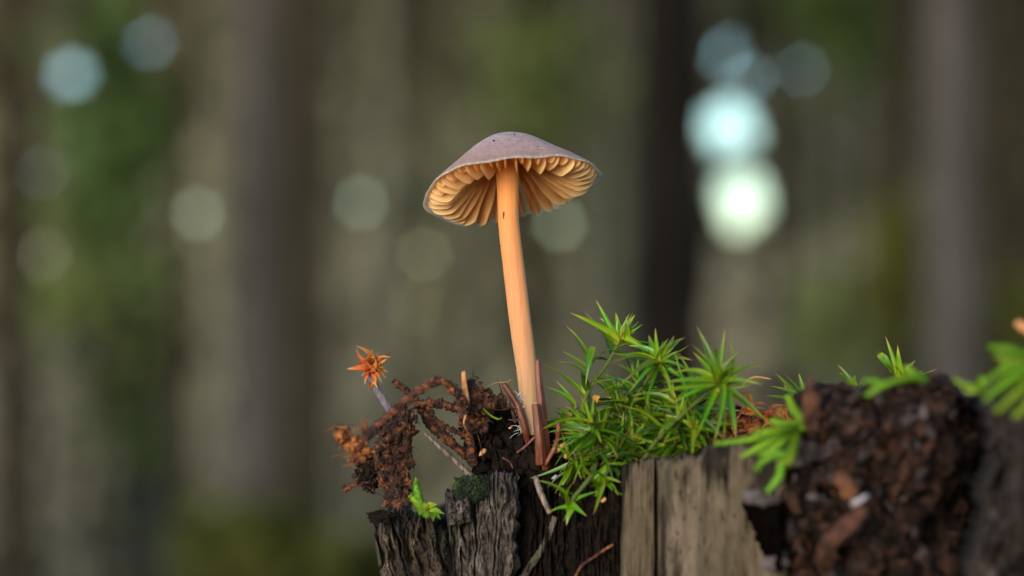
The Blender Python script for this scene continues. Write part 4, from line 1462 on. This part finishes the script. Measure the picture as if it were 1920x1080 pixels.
# ------------------------------------------------------------------ lime feather moss
def sprig(label, branches, r, scale_n=26, group=None, star=None, name='feather_moss'):
    b0 = P(*branches[0][0])
    root = thing(name, label, 'moss', b0, group)
    for br in branches:
        w = [P(*p) for p in br]
        mb = MB()
        L = sum((w[i + 1] - w[i]).length for i in range(len(w) - 1))
        rr = px2m(r, br[0][2])
        c = tube(mb, w, [rr * .9, rr * .95, rr * .8, rr * .35], 24, 8, .1, 900)
        fr = frames(c)
        n = max(14, int(L / rr * 4.2))
        for k in range(n):
            u = k / n
            i = min(int(u * 24), 23)
            t, a, b = fr[i]
            th = k * 2.39996
            out = a * math.cos(th) + b * math.sin(th)
            ra = rr * (1 if u < .6 else 1 - .55 * (u - .6) / .4)
            p0 = c[i] + (c[i + 1] - c[i]) * (u * 24 - i) + out * ra * .55
            d = (t * 1.0 + out * .62).normalized()
            s = t.cross(out).normalized()
            ln = rr * 1.25
            mb.add([p0 - s * rr * .35, p0 + d * ln * .45 - s * rr * .3 + out * rr * .16, p0 + d * ln, p0 + d * ln * .45 + s * rr * .3 + out * rr * .16, p0 + s * rr * .35, p0 + d * ln * .4 + out * rr * .3],
                   [(0, 1, 5), (1, 2, 5), (2, 3, 5), (3, 4, 5), (4, 0, 5)], [.2, .6, 1, .6, .2, .5])
        part('branch', mb, MAT['feather'], root)
    if star:
        for (a, b, w) in star:
            place_leaf(YOUNG[0], P(*a), P(*b), root, px2m(w))
    return root


sprig('lime green feather moss sprig spilling over the pale wood edge', [
    [(1515, 800, 34), (1480, 806, 34), (1440, 815, 33), (1395, 826, 32), (1340, 832, 32)],
    [(1480, 806, 34), (1455, 822, 34), (1425, 838, 34), (1392, 856, 34)],
    [(1488, 808, 34), (1465, 830, 36), (1440, 848, 36), (1425, 850, 36)],
    [(1495, 810, 35), (1478, 850, 38), (1455, 852, 38), (1430, 866, 38), (1420, 878, 38)],
    [(1495, 815, 36), (1486, 850, 40), (1478, 866, 41), (1464, 868, 41)],
    [(1480, 860, 40), (1466, 872, 41), (1460, 895, 41), (1438, 922, 41)],
    [(1500, 795, 34), (1470, 795, 30), (1450, 790, 28)],
    [(1508, 790, 34), (1490, 770, 30), (1478, 745, 26)],
    [(1495, 800, 34), (1455, 808, 37), (1418, 812, 37)]], 8)
sprig('lime green moss arc lying on the crest of the crumbling wood', [
    [(1738, 712, 43), (1710, 708, 44), (1680, 714, 45), (1650, 726, 46), (1624, 742, 46)],
    [(1730, 716, 43), (1712, 700, 41), (1700, 690, 39)],
    [(1660, 722, 43), (1640, 716, 42), (1622, 714, 42)]], 7.5)
sprig('short lime moss sprig at the edge of the black gap', [
    [(1848, 722, 47), (1825, 726, 47), (1805, 720, 47), (1790, 712, 47)],
    [(1850, 724, 47), (1842, 714, 47), (1838, 710, 47)],
    [(1846, 728, 47), (1828, 732, 48), (1812, 732, 48)]], 7)
sprig('large lime feather moss spray hanging over the right end of the stump', [
    [(1970, 690, 53), (1925, 668, 54), (1890, 655, 55), (1860, 652, 55)],
    [(1970, 695, 53), (1925, 684, 53), (1895, 674, 52), (1870, 668, 51)],
    [(1965, 690, 53), (1925, 690, 56), (1890, 692, 57), (1852, 712, 58)],
    [(1960, 692, 53), (1920, 700, 57), (1885, 718, 58), (1850, 746, 59)],
    [(1965, 695, 53), (1935, 712, 58), (1905, 740, 60), (1872, 768, 61)],
    [(1970, 700, 53), (1950, 730, 59), (1930, 755, 60), (1905, 780, 60)],
    [(1955, 690, 53), (1910, 690, 55), (1880, 684, 55)],
    [(1960, 690, 53), (1915, 705, 56), (1875, 735, 57)]], 8.5)
sprig('small bright green moss tip growing at the foot of the litter column', [
    [(792, 965, 5), (788, 945, 5), (782, 920, 5), (779, 902, 5)],
    [(790, 955, 5), (780, 940, 5), (768, 930, 5)],
    [(800, 968, 5), (796, 952, 5), (790, 940, 5)]], 8.5, star=[
        ((808, 958, 6), (834, 964, 7), 70), ((808, 958, 6), (826, 974, 7.5), 70), ((808, 958, 6), (812, 978, 8), 70), ((808, 958, 6), (797, 972, 7), 60), ((806, 956, 6), (826, 956, 6), 60), ((800, 950, 6), (784, 955, 7), 60), ((802, 948, 6), (820, 946, 6), 60), ((800, 945, 6), (788, 962, 7), 50)])

# loose needles and bits caught in the black soil
for k, (x, y, d, l, rz, mt, lab) in enumerate(((1052, 838, 3, 9, .9, 'chip', 'orange speck in the black soil under the moss foot'), (1060, 852, 3, 8, 1.6, 'chip', 'lower orange grain in the black soil under the moss foot'), (1040, 895, 5, 6, .6, 'pale_chip', 'pale pink grain on the black rotted bark'), (957, 802, 3, 4, .4, 'chip', 'pale grain in the black soil left of the stalks'), (905, 848, 1, 9, .8, 'chip', 'orange chip at the end of the thick crumb-covered root'), (1132, 938, 12, 6, .7, 'chip', 'tan grain beside the long hanging moss leaf'))):
    mb = MB()
    lump(mb, P(x, y, d + 1.5), (px2m(l), px2m(l * .5), px2m(l * .55)), 2, .5, 1.6, .1, rot=Matrix.Rotation(-rz, 3, 'Y'))
    solo('soil_grain', mb, MAT[mt], lab, 'grain', origin=P(x, y, d + 1.5))
